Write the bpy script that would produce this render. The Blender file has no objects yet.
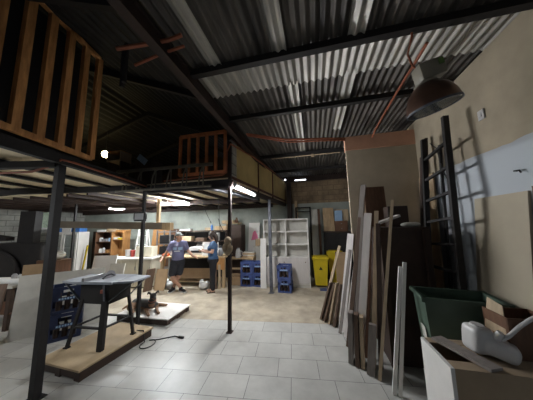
import bpy, bmesh, math, random
from mathutils import Vector, Matrix
C = bpy.context.scene.collection
PI = math.pi
R = math.radians
rng = random.Random(7)

# ------------------------------------------------------------------ materials
def mat(name, col, rough=.6, metal=0, var=.18, scale=6., bump=.0, col2=None, stretch=None, emit=None, strength=0, coat=0):
    m = bpy.data.materials.new(name); m.use_nodes = True
    nt = m.node_tree; N = nt.nodes; L = nt.links
    b = N['Principled BSDF']
    b.inputs['Roughness'].default_value = rough
    b.inputs['Metallic'].default_value = metal
    if coat: b.inputs['Coat Weight'].default_value = coat
    tc = N.new('ShaderNodeTexCoord'); mp = N.new('ShaderNodeMapping')
    L.new(tc.outputs['Object'], mp.inputs['Vector'])
    if stretch: mp.inputs['Scale'].default_value = stretch
    nz = N.new('ShaderNodeTexNoise'); nz.inputs['Scale'].default_value = scale
    nz.inputs['Detail'].default_value = 5; nz.inputs['Roughness'].default_value = .6
    L.new(mp.outputs['Vector'], nz.inputs['Vector'])
    rp = N.new('ShaderNodeValToRGB')
    c1 = tuple(max(0, c*(1-var)) for c in col); c2 = col2 or tuple(min(1, c*(1+var)) for c in col)
    rp.color_ramp.elements[0].position = .3; rp.color_ramp.elements[1].position = .7
    rp.color_ramp.elements[0].color = (*c1, 1); rp.color_ramp.elements[1].color = (*c2, 1)
    L.new(nz.outputs['Fac'], rp.inputs['Fac']); L.new(rp.outputs['Color'], b.inputs['Base Color'])
    if bump:
        bp = N.new('ShaderNodeBump'); bp.inputs['Strength'].default_value = bump; bp.inputs['Distance'].default_value = .01
        L.new(nz.outputs['Fac'], bp.inputs['Height']); L.new(bp.outputs['Normal'], b.inputs['Normal'])
    if emit:
        b.inputs['Emission Color'].default_value = (*emit, 1); b.inputs['Emission Strength'].default_value = strength
    return m

def brick_mat(name, c1, c2, mortar, w, h, off=.5, msize=.012, rough=.8, axes='xy', bump=.3, noise=.35, squash=1):
    m = bpy.data.materials.new(name); m.use_nodes = True
    nt = m.node_tree; N = nt.nodes; L = nt.links; b = N['Principled BSDF']
    b.inputs['Roughness'].default_value = rough
    tc = N.new('ShaderNodeTexCoord'); sp = N.new('ShaderNodeSeparateXYZ'); cb = N.new('ShaderNodeCombineXYZ')
    L.new(tc.outputs['Object'], sp.inputs[0])
    L.new(sp.outputs['XYZ'.index(axes[0].upper())], cb.inputs[0]); L.new(sp.outputs['XYZ'.index(axes[1].upper())], cb.inputs[1])
    br = N.new('ShaderNodeTexBrick'); L.new(cb.outputs[0], br.inputs['Vector'])
    br.inputs['Scale'].default_value = 1; br.inputs['Brick Width'].default_value = w; br.inputs['Row Height'].default_value = h
    br.offset = off; br.inputs['Mortar Size'].default_value = msize; br.inputs['Mortar Smooth'].default_value = .2
    br.inputs['Color1'].default_value = (*c1, 1); br.inputs['Color2'].default_value = (*c2, 1); br.inputs['Mortar'].default_value = (*mortar, 1)
    nz = N.new('ShaderNodeTexNoise'); nz.inputs['Scale'].default_value = 2.2; nz.inputs['Detail'].default_value = 7; nz.inputs['Roughness'].default_value = .65
    L.new(tc.outputs['Object'], nz.inputs['Vector'])
    rp = N.new('ShaderNodeMapRange'); rp.inputs['From Min'].default_value = .3; rp.inputs['From Max'].default_value = .7
    rp.inputs['To Min'].default_value = 1-noise; rp.inputs['To Max'].default_value = 1+noise*.4
    L.new(nz.outputs['Fac'], rp.inputs['Value'])
    mx = N.new('ShaderNodeMix'); mx.data_type = 'RGBA'; mx.blend_type = 'MULTIPLY'; mx.inputs[0].default_value = 1
    L.new(br.outputs['Color'], mx.inputs[6]); L.new(rp.outputs[0], mx.inputs[7]); L.new(mx.outputs[2], b.inputs['Base Color'])
    if bump:
        bp = N.new('ShaderNodeBump'); bp.inputs['Strength'].default_value = bump; bp.inputs['Distance'].default_value = .01; bp.invert = True
        L.new(br.outputs['Fac'], bp.inputs['Height']); L.new(bp.outputs['Normal'], b.inputs['Normal'])
    return m

def split_wall_mat(name, low, high, z, noise_scale=1.5):
    """two paints on one wall: a lower and an upper coat meeting at height z"""
    m = mat(name, high, .85, var=.22, scale=noise_scale, bump=.15)
    nt = m.node_tree; N = nt.nodes; L = nt.links; b = N['Principled BSDF']
    src = b.inputs['Base Color'].links[0].from_socket
    g = N.new('ShaderNodeNewGeometry'); sp = N.new('ShaderNodeSeparateXYZ'); L.new(g.outputs['Position'], sp.inputs[0])
    nz = N.new('ShaderNodeTexNoise'); nz.inputs['Scale'].default_value = 3
    ad = N.new('ShaderNodeMath'); ad.operation = 'MULTIPLY_ADD'; ad.inputs[1].default_value = .06
    L.new(g.outputs['Position'], nz.inputs['Vector']); L.new(nz.outputs['Fac'], ad.inputs[0]); L.new(sp.outputs[2], ad.inputs[2])
    lt = N.new('ShaderNodeMath'); lt.operation = 'LESS_THAN'; lt.inputs[1].default_value = z; L.new(ad.outputs[0], lt.inputs[0])
    mx = N.new('ShaderNodeMix'); mx.data_type = 'RGBA'
    L.new(lt.outputs[0], mx.inputs[0]); L.new(src, mx.inputs[6]); mx.inputs[7].default_value = (*low, 1)
    L.new(mx.outputs[2], b.inputs['Base Color'])
    return m

def glass_mat(name, col, rough=.05, alpha=.3):
    m = bpy.data.materials.new(name); m.use_nodes = True
    b = m.node_tree.nodes['Principled BSDF']
    b.inputs['Base Color'].default_value = (*col, 1); b.inputs['Roughness'].default_value = rough; b.inputs['Alpha'].default_value = alpha
    return m

M = {}
def defm(k, *a, **kw): M[k] = mat(k, *a, **kw)
defm('black_steel', (.014,.012,.012), .75, 0, .3)
defm('rust_steel', (.11,.035,.02), .6, .2, .4, 5, col2=(.16,.06,.035))
defm('dark_rust', (.035,.02,.016), .65, .2, .4, 5)
defm('grey_steel', (.085,.09,.11), .5, .3, .25, 8, col2=(.17,.18,.21))
defm('alu', (.32,.32,.33), .4, .7)
defm('ladder_grey', (.15,.135,.105), .55, .4, .2)
defm('galv_lit', (.36,.35,.32), .5, .3, .5, 2.2, col2=(.62,.60,.55), stretch=(5,.25,1))  # paler copy of the roof metal, brightness of lit parts put in the colour
defm('galv_shaded', (.05,.046,.045), .6, .3, .55, 2.6, col2=(.15,.135,.12), stretch=(3.2,.3,1))  # darker copy of the roof metal, shade put in the colour
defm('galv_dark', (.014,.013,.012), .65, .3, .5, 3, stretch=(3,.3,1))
defm('deck', (.70,.59,.40), .8, 0, .12, 3)
defm('mustard', (.52,.40,.17), .8, 0, .2, 1.5)
defm('grid_wood', (.56,.23,.07), .5, 0, .35, 4, col2=(.78,.40,.15), stretch=(4,4,.7))
defm('grid_rust', (.50,.17,.065), .65, .1, .35, 4)
defm('pine', (.50,.36,.21), .65, 0, .2, 5, stretch=(4,4,.6))
defm('plywood', (.44,.33,.20), .7, 0, .2, 3)
defm('cardboard', (.34,.23,.13), .8, 0, .12, 4)
defm('mdf', (.36,.27,.18), .75, 0, .12, 4)
defm('white_lam', (.78,.76,.73), .45, 0, .08, 2)
defm('white_dirty', (.60,.585,.53), .6, 0, .15, 3)
defm('cream', (.58,.54,.43), .6, 0, .08, 2)
defm('orange_wood', (.42,.21,.075), .55, 0, .2, 5, stretch=(5,5,.6))
defm('brown_wood', (.13,.062,.032), .6, 0, .25, 5, stretch=(5,5,.6))
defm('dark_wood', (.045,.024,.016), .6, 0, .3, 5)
defm('grey_board', (.24,.21,.19), .7, 0, .2, 5, stretch=(5,5,.5))
defm('beam_board', (.24,.20,.155), .75, 0, .15, 3)
defm('brown_board', (.12,.075,.05), .7, 0, .25, 5, stretch=(5,5,.5))
defm('edge_board', (.74,.70,.67), .55, 0, .12, 3, stretch=(4,4,.6))
defm('tan_board', (.42,.32,.21), .7, 0, .2, 5, stretch=(5,5,.5))
defm('beige_board', (.40,.345,.255), .7, 0, .1, 1.5)
defm('streak_board', (.64,.60,.57), .55, 0, .10, 3, stretch=(14,14,.6))
defm('blue_plastic', (.05,.08,.23), .45, 0, .15, 8)
defm('navy_plastic', (.018,.028,.075), .45, 0, .15, 8)
defm('yellow_plastic', (.62,.47,.015), .45, 0, .12, 5)
defm('green_plastic', (.06,.095,.07), .5, 0, .15, 5)
defm('white_plastic', (.58,.57,.56), .4, 0, .06, 4)
defm('grey_plastic', (.25,.25,.26), .5, 0, .1, 4)
defm('black_plastic', (.015,.015,.017), .4, 0, .2, 8)
defm('saw_grey', (.36,.39,.45), .5, 0, .15, 6)
defm('orange_plastic', (.55,.11,.03), .5)
defm('saw_red', (.28,.06,.03), .5)
defm('copper_pipe', (.32,.10,.05), .5, .2, .25, 6)
defm('lamp_bell', (.15,.085,.06), .35, .55, .3, 4)
defm('lamp_box', (.27,.25,.20), .5, 0, .15, 5)
defm('white_paint', (.70,.70,.68), .5, 0, .05)
defm('skin', (.42,.235,.165), .55, 0, .06, 10)
defm('skin_fair', (.50,.30,.215), .55, 0, .06, 10)
defm('tshirt', (.15,.155,.27), .9, 0, .12, 9)
defm('print_blue', (.30,.44,.62), .9, 0, .1)
defm('print_white', (.62,.62,.66), .9, 0, .1)
defm('denim', (.022,.024,.032), .9, 0, .2, 12)
defm('blue_top', (.045,.095,.19), .85, 0, .15, 9)
defm('black_cloth', (.012,.012,.017), .9, 0, .2, 9)
defm('cap_grey', (.10,.105,.10), .9, 0, .15, 9)
defm('hair', (.03,.017,.012), .6, 0, .3, 20)
defm('eye_white', (.7,.7,.7), .3); defm('lips', (.35,.13,.11), .5)
defm('sole', (.55,.55,.55), .7)
defm('dog_black', (.02,.018,.017), .6, 0, .3, 25)
defm('dog_tan', (.22,.125,.07), .7, 0, .25, 25)
defm('rope_tan', (.36,.28,.19), .9, 0, .2, 15)
defm('pink', (.75,.20,.34), .7, 0, .06)
defm('paper', (.70,.70,.68), .8, 0, .05)
defm('book_red', (.45,.06,.05), .6); defm('box_blue', (.06,.20,.55), .5)
defm('bag_white', (.66,.67,.68), .45, 0, .1, 8, bump=.4)
defm('screen', (.05,.06,.08), .2)
defm('green_leaf', (.09,.16,.04), .6, 0, .4, 14)
defm('plaster_tan', (.46,.39,.29), .85, 0, .2, 1.2, bump=.1)
defm('pink_beam', (.58,.32,.21), .8, 0, .15, 3)
M['tube'] = mat('tube', (1,1,1), emit=(.92,.97,1.0), strength=900)
M['tube_dim'] = mat('tube_dim', (1,1,1), emit=(.97,.98,1.0), strength=330)
M['tube_fill'] = mat('tube_fill', (1,1,1), emit=(.94,.97,1.0), strength=210)  # for the extra tube added out of view
M['bulb'] = mat('bulb', (1,1,1), emit=(1.,.80,.38), strength=30)
M['gap'] = mat('gap', (1,1,1), emit=(.85,.9,1.), strength=3)  # glow in place of real daylight at the eave gaps
M['outdoor'] = mat('outdoor', (.2,.3,.1), .8, 0, .5, 6, col2=(.4,.5,.3), emit=(.42,.5,.36), strength=.25)
M['glass'] = glass_mat('glass', (.5,.6,.58), .05, .22)
M['lamp_glass'] = glass_mat('lamp_glass', (.10,.12,.13), .15, .75)
M['flood_glass'] = mat('flood_glass', (.72,.75,.77), .25, 0, .1)
M['tiles'] = brick_mat('tiles', (.47,.465,.44), (.52,.515,.485), (.06,.06,.06), .50, .34, off=.33, msize=.0028, rough=.38, noise=.22, bump=.2)
M['blocks'] = brick_mat('blocks', (.30,.315,.285), (.40,.41,.37), (.19,.20,.18), .40, .20, axes='xz', noise=.4)
M['blocks_side'] = brick_mat('blocks_side', (.36,.36,.33), (.46,.46,.42), (.2,.2,.19), .40, .20, axes='yz', noise=.4)
M['concrete_wall'] = mat('concrete_wall', (.36,.39,.35), .85, 0, .25, 1.6, bump=.3)
M['brown_wall'] = brick_mat('brown_wall', (.27,.19,.115), (.34,.25,.15), (.20,.14,.09), .38, .18, axes='xz', noise=.55)
M['concrete'] = mat('concrete', (.40,.345,.265), .8, 0, .3, 2.6, bump=.2)
M['wall_paint'] = split_wall_mat('wall_paint', (.43,.46,.49), (.37,.315,.23), 2.57)

# ------------------------------------------------------------------ mesh collector
class MB:
    def __init__(s): s.bm = bmesh.new()
    def box(s, c, size, rot=None, bev=0):
        r = bmesh.ops.create_cube(s.bm, size=1)
        vs = r['verts']
        for v in vs: v.co = Vector((v.co.x*size[0], v.co.y*size[1], v.co.z*size[2]))
        if bev:
            es = list({e for v in vs for e in v.link_edges})
            rr = bmesh.ops.bevel(s.bm, geom=es, offset=bev, segments=2, affect='EDGES', profile=.5)
            vs = list({v for f in rr['faces'] for v in f.verts} | {v for v in vs if v.is_valid})
        m = Matrix.Translation(Vector(c))
        if rot is not None: m = m @ (rot if isinstance(rot, Matrix) else Matrix.Rotation(rot, 4, 'Z'))
        for v in vs: v.co = m @ v.co
        return s
    def beam(s, p0, p1, w, t, side=None):
        """rectangular bar from p0 to p1; w is measured along side, t across it"""
        p0, p1 = Vector(p0), Vector(p1); d = (p1-p0); L = d.length; d.normalize()
        sd = Vector(side) if side else (Vector((0,0,1)).cross(d) if abs(d.z) < .95 else Vector((1,0,0)))
        sd = (sd - d*sd.dot(d)).normalized(); n = d.cross(sd)
        ring = [(-.5,-.5),(.5,-.5),(.5,.5),(-.5,.5)]
        a = [s.bm.verts.new(p0 + sd*(x*w) + n*(y*t)) for x, y in ring]
        b = [s.bm.verts.new(p1 + sd*(x*w) + n*(y*t)) for x, y in ring]
        s.bm.faces.new(a[::-1]); s.bm.faces.new(b)
        for i in range(4): s.bm.faces.new((a[i], a[(i+1)%4], b[(i+1)%4], b[i]))
        return s
    def tube(s, pts, r, seg=10, closed=False):
        pts = [Vector(p) for p in pts]; n = len(pts); rings = []
        rs = r if isinstance(r, (list, tuple)) else [r]*n
        prev = None
        for i, p in enumerate(pts):
            if closed: d = pts[(i+1)%n]-pts[i-1]
            else: d = (pts[min(i+1, n-1)]-pts[max(i-1, 0)])
            d.normalize()
            a = prev if prev is not None else (Vector((0,0,1)) if abs(d.z) < .9 else Vector((1,0,0)))
            x = (a - d*a.dot(d)).normalized(); prev = x; y = d.cross(x)
            rings.append([s.bm.verts.new(p + x*(rs[i]*math.cos(2*PI*k/seg)) + y*(rs[i]*math.sin(2*PI*k/seg))) for k in range(seg)])
        for i in range(n if closed else n-1):
            A, B = rings[i], rings[(i+1)%n]
            for k in range(seg): s.bm.faces.new((A[k], A[(k+1)%seg], B[(k+1)%seg], B[k]))
        if not closed:
            s.bm.faces.new(rings[0][::-1]); s.bm.faces.new(rings[-1])
        return s
    def lathe(s, prof, seg=24, mtx=None, cap=True):
        """profile of (radius, z)"""
        rings = []
        for r, z in prof:
            rings.append([s.bm.verts.new((r*math.cos(2*PI*k/seg), r*math.sin(2*PI*k/seg), z)) for k in range(seg)])
        for A, B in zip(rings, rings[1:]):
            for k in range(seg): s.bm.faces.new((A[k], A[(k+1)%seg], B[(k+1)%seg], B[k]))
        if cap: s.bm.faces.new(rings[0][::-1]); s.bm.faces.new(rings[-1])
        if mtx is not None:
            for rg in rings:
                for v in rg: v.co = mtx @ v.co
        return s
    def prism(s, poly, z0, z1, mtx=None):
        a = [s.bm.verts.new((x, y, z0)) for x, y in poly]; b = [s.bm.verts.new((x, y, z1)) for x, y in poly]
        s.bm.faces.new(a[::-1]); s.bm.faces.new(b); n = len(poly)
        for i in range(n): s.bm.faces.new((a[i], a[(i+1)%n], b[(i+1)%n], b[i]))
        if mtx is not None:
            for v in a+b: v.co = mtx @ v.co
        return s
    def ball(s, c, r, sc=(1,1,1), rot=None, seg=16):
        rr = bmesh.ops.create_uvsphere(s.bm, u_segments=seg, v_segments=max(6, seg//2), radius=r)
        m = Matrix.Translation(Vector(c)) @ (rot if rot is not None else Matrix.Identity(4)) @ Matrix.Diagonal((*sc, 1))
        for v in rr['verts']: v.co = m @ v.co
        return s
    def cap(s, p0, p1, r0, r1, seg=12):
        """tapered limb with round ends"""
        p0, p1 = Vector(p0), Vector(p1)
        s.ball(p0, r0, seg=seg); s.ball(p1, r1, seg=seg)
        if (p1-p0).length > 1e-4: s.tube([p0, p1], [r0, r1], seg)
        return s
    def chain(s, pts, rs, seg=12):
        for i in range(len(pts)-1): s.cap(pts[i], pts[i+1], rs[i], rs[i+1], seg)
        return s

def build(name, mb, m, parent=None, smooth=None, loc=None, rz=0):
    bmesh.ops.recalc_face_normals(mb.bm, faces=mb.bm.faces)
    me = bpy.data.meshes.new(name); mb.bm.to_mesh(me); mb.bm.free()
    me.materials.append(M[m] if isinstance(m, str) else m)
    if smooth:
        for p in me.polygons: p.use_smooth = True
        try: me.set_sharp_from_angle(angle=R(smooth if smooth is not True else 40))
        except Exception: pass
    o = bpy.data.objects.new(name, me); C.objects.link(o)
    if parent: o.parent = parent
    if loc: o.location = loc
    if rz: o.rotation_euler.z = rz
    return o

def remesh(mb, name, m, voxel, parent, smooth_it=6):
    """fuse overlapping limbs into one continuous skin"""
    o = build(name, mb, m)
    md = o.modifiers.new('r', 'REMESH'); md.mode = 'VOXEL'; md.voxel_size = voxel; md.use_smooth_shade = True
    sm = o.modifiers.new('s', 'SMOOTH'); sm.factor = .5; sm.iterations = smooth_it
    dg = bpy.context.evaluated_depsgraph_get(); dg.update()
    me = bpy.data.meshes.new_from_object(o.evaluated_get(dg))
    o.modifiers.clear(); old = o.data; o.data = me; bpy.data.meshes.remove(old)
    me.name = name
    for p in me.polygons: p.use_smooth = True
    if not me.materials: me.materials.append(M[m])
    if parent: o.parent = parent
    return o

def tag(o, label, cat, group=None):
    o['label'] = label; o['category'] = cat
    if group: o['group'] = group
    return o
def thing(name, label, cat, loc=(0,0,0), rz=0, group=None):
    o = bpy.data.objects.new(name, None); C.objects.link(o)
    o.empty_display_size = .05
    o.location = loc; o.rotation_euler = (0, 0, rz)
    return tag(o, label, cat, group)
def single(name, mb, m, label, cat, loc=(0,0,0), rz=0, group=None, smooth=None):
    return tag(build(name, mb, m, None, smooth, loc, rz), label, cat, group)
def struct(name, mb, m, parent=None, smooth=None, loc=None, rz=0):
    o = build(name, mb, m, parent, smooth, loc, rz); o['kind'] = 'structure'; return o
def dup(root, loc, rz=0, label=None, group=None):
    r = root.copy(); C.objects.link(r); r.location = loc; r.rotation_euler = (0, 0, rz)
    if label: r['label'] = label
    if group: r['group'] = group
    for ch in list(root.children):
        c = ch.copy(); C.objects.link(c); c.parent = r
        for g in list(ch.children):
            d = g.copy(); C.objects.link(d); d.parent = c
    return r

# ------------------------------------------------------------------ camera and world
HC = 1.8
cam_rows = ((0.9730783, 0.05066992, 0.2248359), (0.22941567, -0.11953375, -0.96596073), (-0.02206968, 0.9915363, -0.12794017))
cd = bpy.data.cameras.new('camera'); cam = bpy.data.objects.new('camera', cd); C.objects.link(cam)
cd.sensor_width = 36; cd.lens = 36*200/533; cd.clip_start = .02; cd.clip_end = 100
mx = Matrix(cam_rows).to_4x4(); mx.translation = (0, 0, HC); cam.matrix_world = mx
bpy.context.scene.camera = cam
w = bpy.data.worlds.new('sky'); bpy.context.scene.world = w; w.use_nodes = True
bg = w.node_tree.nodes['Background']; bg.inputs[0].default_value = (.74, .84, 1, 1); bg.inputs[1].default_value = .035
vs = bpy.context.scene.view_settings
vs.view_transform = 'Standard'; vs.look = 'None'; vs.gamma = 1; vs.exposure = .45

# ------------------------------------------------------------------ the building
XR, YB, XL, ZF, YF = 1.85, 7.6, -11., 2.6, -1.6
struct('floor', MB().box(((XL+XR)/2, (YB+YF)/2, -.06), (XR-XL+.4, YB-YF+.4, .12)), 'concrete')
TR = R(6.0)
tl = MB()
tl.prism([(-8, -6.0), (2.6, -6.0), (2.6, 0), (-8, 0)], .0005, .004)
struct('floor_tiles', tl, 'tiles', loc=(-.0, 4.02, 0), rz=TR)
struct('wall_back', MB().box(((XL+XR)/2, YB+.1, 1.3), (XR-XL+.4, .2, 2.6)), 'concrete_wall')
struct('wall_back_upper', MB().box((.05, YB+.09, 3.02), (3.4, .2, .84)), 'brown_wall')
struct('wall_back_fascia', MB().box((.3, YB+.06, 3.56), (3.4, .2, .24)), 'dark_rust')
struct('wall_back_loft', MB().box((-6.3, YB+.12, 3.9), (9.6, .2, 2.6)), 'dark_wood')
wl = MB()
wl.box((XL-.1, (YF+5.55)/2, 1.5), (.2, 5.55-YF, 3.)); wl.box((XL-.1, (6.45+YB)/2, 1.5), (.2, YB-6.45, 3.))
wl.box((XL-.1, 6.0, .93), (.2, .9, 1.86)); wl.box((XL-.1, 6.0, 2.86), (.2, .9, .28))
struct('wall_left', wl, 'blocks_side')
wn = struct('window_1', MB().box((0, 0, .03), (.1, .9, .06)).box((0, 0, .83), (.1, .9, .06)).box((0, -.42, .43), (.1, .06, .8)).box((0, .42, .43), (.1, .06, .8)).box((0,0,.43),(.06,.04,.8)), 'white_paint', loc=(XL-.05, 6.0, 1.86))
build('window_pane', MB().box((0, 0, .43), (.01, .82, .76)), 'glass', wn)
struct('garden', MB().box((XL-1.2, 6.4, 1.6), (.3, 4.2, 3.2)), 'outdoor')
struct('wall_right', MB().box((XR+.1, (YB+YF)/2, 1.8), (.2, YB-YF, 3.6)), 'wall_paint')
# partition that stands out from the side wall, with its pinkish ring beam on top
struct('wall_partition', MB().box((1.26, 4.0, 1.6), (1.18, .06, 3.2)), 'plaster_tan')
struct('trim_1', MB().box((1.26, 4.02, 3.34), (1.20, .12, .27)), 'pink_beam')
# glowing panes standing in for daylight through gaps under the eaves
for nm, c, s in (('eave_glow_2', (-.42, YB-.05, 3.50), (.42, .02, .035)), ('eave_glow_3', (-2.9, YB-.02, 3.42), (2.4, .02, .05)), ('eave_glow_4', (-.97, YB-.25, 3.50), (.05, .05, .05))):
    struct(nm, MB().box(c, s), 'gap')

# corrugated roof: real waves
def corr(x0, x1, y0, y1, zf, pitch=.084, amp=.016, ny=1):
    mb = MB(); n = int((x1-x0)/pitch*8)
    rows = []
    for j in range(ny+1):
        y = y0+(y1-y0)*j/ny
        rows.append([mb.bm.verts.new((x0+(x1-x0)*i/n, y, zf(x0+(x1-x0)*i/n)+amp*math.sin(2*PI*i/8))) for i in range(n+1)])
    for A, B in zip(rows, rows[1:]):
        for i in range(n): mb.bm.faces.new((A[i], A[i+1], B[i+1], B[i]))
    return mb
XB = -1.31
flat = lambda z: (lambda x: z)
rb = struct('roof', corr(XB, XR+.1, YF, 1.95, flat(3.60)), 'galv_shaded', smooth=True)
struct('roof_strip', corr(XB, XR+.1, 1.85, 2.42, flat(3.625)), 'galv_lit', smooth=True)  # bright row, its light painted by the paler metal
struct('roof_rear', corr(XB, XR+.1, 2.36, YB+.2, flat(3.655)), 'galv_shaded', smooth=True)
# narrow lapped strips whose paler colour paints the bright streaks of light
for nm, x0, y0, y1, z in (('roof_lit_streak', -1.04, YF, 1.93, 3.572), ('roof_lit_streak', -.33, YF, 1.93, 3.572), ('roof_lit_streak', .40, YF, 1.93, 3.572), ('roof_lit_streak', -.26, 2.36, 5.2, 3.625), ('roof_lit_streak', .44, 2.36, 3.9, 3.625)):
    struct(nm, corr(x0, x0+.15, y0, y1, flat(z)), 'galv_lit', smooth=True)
zl = lambda x: 3.72+.42*(XB-x) if x > -4.2 else 3.72+.42*(XB+4.2)-.3*(-4.2-x)
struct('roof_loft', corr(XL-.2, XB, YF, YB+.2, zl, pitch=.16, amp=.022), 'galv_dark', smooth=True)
# purlins and the long valley beam
for i, (y, z, h) in enumerate(((1.86, 3.525, .07), (2.93, 3.55, .07), (4.9, 3.55, .08), (6.4, 3.55, .08))):
    struct('roof_beam', MB().box(((XB+XR)/2, y, z+.02), (XR-XB, .07, h)), 'black_steel')
struct('roof_beam_long', MB().box((XB, (YF+YB)/2, 3.49), (.05, YB-YF, .13)).box((XB, (YF+YB)/2, 3.56), (.09, YB-YF, .012)).box((XB, (YF+YB)/2, 3.42), (.09, YB-YF, .012)), 'dark_rust')
for y in (1.2, 2.5, 4.2, 5.9):
    struct('roof_beam_loft', MB().beam((XB, y, zl(XB)-.07), (-4.2, y, zl(-4.2)-.07), .06, .1, (0,1,0)).beam((-4.2, y, zl(-4.2)-.07), (XL, y, zl(XL)-.07), .06, .1, (0,1,0)), 'black_steel')
struct('column_1', MB().box((-.86, YB-.12, 1.7), (.16, .16, 3.4)), 'dark_rust')
struct('column_2', MB().box((-.62, YB-.08, 1.35), (.10, .1, 2.7)), 'pine')

# ------------------------------------------------------------------ mezzanines (two steel lofts)
LA, LB = Vector((-2.78, .55, 0)), Vector((-3.40, 3.42, 0))      # free edge of the near loft
ed = (LB-LA).normalized(); sd = Vector((-ed.y, ed.x, 0))          # sd points away from the aisle
near = thing('mezzanine', 'black steel loft carrying the tall slatted crate, over the table saw', 'mezzanine', (LA.x, LA.y, 0))
def L(a, b, z): return tuple(ed*a + sd*b + Vector((0, 0, z)))
Ln = (LB-LA).length
dk = MB(); q = [L(0,0,0), L(Ln,0,0), L(Ln,6.2,0), L(0,7.2,0)]
dk.prism([(p[0], p[1]) for p in q], 2.70, 2.74); build('deck', dk, 'deck', near)
build('edge_beam', MB().beam(L(0,0,2.68), L(Ln,0,2.68), .08, .12, tuple(sd)), 'black_steel', near)
build('edge_beam', MB().beam(L(Ln,0,2.63), L(Ln,6.2,2.63), .08, .12, tuple(ed)), 'black_steel', near)
build('edge_beam', MB().beam(L(1.22,0,2.61), L(1.22,6.6,2.61), .08, .08, tuple(ed)), 'black_steel', near)
build('edge_beam', MB().beam(L(0,0,2.66), L(0,7.,2.66), .08, .08, tuple(ed)), 'black_steel', near)
for b in (.72, 1.42, 2.12, 2.85, 3.6, 4.4, 5.2):
    build('joist', MB().beam(L(.05,b,2.655), L(Ln-.05,b,2.67), .08, .045, tuple(sd)), 'black_steel', near)
build('conduit', MB().tube([L(1.24,3.2,2.50), L(1.24,.9,2.52), L(1.24,.35,2.53), L(1.22,.12,2.58), L(1.2,-.06,2.66), L(1.35,-.065,2.67), L(Ln,-.065,2.66)], .014, 8), 'copper_pipe', near, True)
XM, YM = -1.50, 3.44
rear = thing('mezzanine', 'deep loft with a mustard boarded side and cream soffit, over the workbench', 'mezzanine', (XM, YM, 0))
W2, D2 = XM-XL-.1, YB-YM-.05
build('deck', MB().prism([(0,0),(.46,D2),(-W2,D2),(-W2,0)], 2.68, 2.72), 'deck', rear)
build('edge_beam', MB().box((-.95,0,2.60), (1.9,.1,.16)), 'black_steel', rear)
build('edge_beam', MB().beam((0,0,2.58),(.46,D2,2.58), .08, .12), 'dark_rust', rear)
build('edge_beam', MB().box((-W2/2, 2.1, 2.57), (W2,.08,.14)), 'dark_rust', rear)
build('edge_beam', MB().box((-W2/2, D2-.1, 2.57), (W2,.08,.14)), 'dark_rust', rear)
for k in range(15):
    x = -.45-.62*k
    build('joist', MB().box((x, D2/2, 2.635), (.05, D2-.1, .08)), 'dark_rust', rear)
build('side_panel', MB().beam((.0,.1,3.10),(.46,D2,3.10), .03, .72), 'mustard', rear)
for t in (0, .33, .62):
    p = Vector((.02,.06,0)).lerp(Vector((.48,D2,0)), t)
    build('panel_stud', MB().box((p.x, p.y, 3.06), (.035,.035,.92)), 'rust_steel', rear)
build('block_end', MB().box((.01,.13,3.08), (.06,.22,.8)), 'blocks_side', rear)
build('panel_rail', MB().beam((.03,.02,3.48),(.49,D2,3.48), .03, .03).beam((.03,.02,2.72),(.49,D2,2.72), .03, .05), 'rust_steel', rear)
build('conduit', MB().tube([(-1.4,-.06,2.74),(-.12,-.07,2.76),(-.04,-.07,2.8),(-.03,-.07,3.2),(.03,-.05,3.36),(.2,.9,3.40),(.42,2.5,3.40)], .014, 8), 'copper_pipe', rear, True)

# posts
def post(name, x, y, z1, s, m, label):
    t = thing(name, label, 'post', (x, y, 0))
    build('shaft', MB().box((0,0,z1/2), (s, s, z1)), m, t)
    build('base_plate', MB().box((0,0,.008), (s*1.9, s*1.9, .012)), m, t)
    return t
post('steel_post', -3.02, 1.76, 2.60, .075, 'black_steel', 'thick black steel post rising beside the front edge of the sawhorse pallet')
post('steel_post', -3.27, 3.30, 2.56, .05, 'black_steel', 'slim black steel post behind the table saw, carrying the floodlight')
post('steel_post', XM, YM, 3.42, .055, 'dark_rust', 'dark rusty steel post standing alone mid-floor where the tiles end')
post('steel_post', -1.21, 5.54, 2.54, .075, 'grey_steel', 'grey galvanised post in front of the white shelf unit')
post('steel_post', -7.05, 4.6, 2.58, .05, 'black_steel', 'thin dark post behind the thick post, near the glass cabinet')
single('wooden_post', MB().box((0,0,.33), (.085,.07,.66)), 'pine', 'pale wooden hanger post holding the plank beam from the loft joists', 'post', (-4.16, 4.70, 1.95))

# ------------------------------------------------------------------ slatted crates on the lofts
def grid(name, label, p0, p1, z0, z1, n, m, sw, depth, back=True):
    p0, p1 = Vector(p0), Vector(p1); d = (p1-p0); Lg = d.length; d.normalize(); nn = Vector((-d.y, d.x, 0))
    t = thing(name, label, 'slatted crate', (p0.x, p0.y, z0))
    h = z1-z0
    build('rail', MB().beam((0,0,.03), tuple(d*Lg+Vector((0,0,.03))), .05, .06, tuple(nn)), m, t)
    build('rail', MB().beam((0,0,h-.03), tuple(d*Lg+Vector((0,0,h-.03))), .05, .06, tuple(nn)), m, t)
    build('back_panel', MB().beam(tuple(nn*.16*back+Vector((0,0,h/2))), tuple(nn*.16*back+d*Lg+Vector((0,0,h/2))), h-.02, .02, (0,0,1)), 'black_plastic', t) if back else None  # black sheet added so the gaps between slats look as dark as shade
    for i in range(n):
        p = d*(Lg*i/(n-1))
        build('slat', MB().beam(tuple(p+Vector((0,0,.03))), tuple(p+Vector((0,0,h-.02))), sw, depth, tuple(d)), m, t)
    return t
grid('slatted_crate', 'tall orange-brown slatted timber crate front standing on the near loft edge', (-2.72,.62,0), (-3.07,2.12,0), 2.78, 4.42, 8, 'grid_wood', .08, .05)
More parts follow.
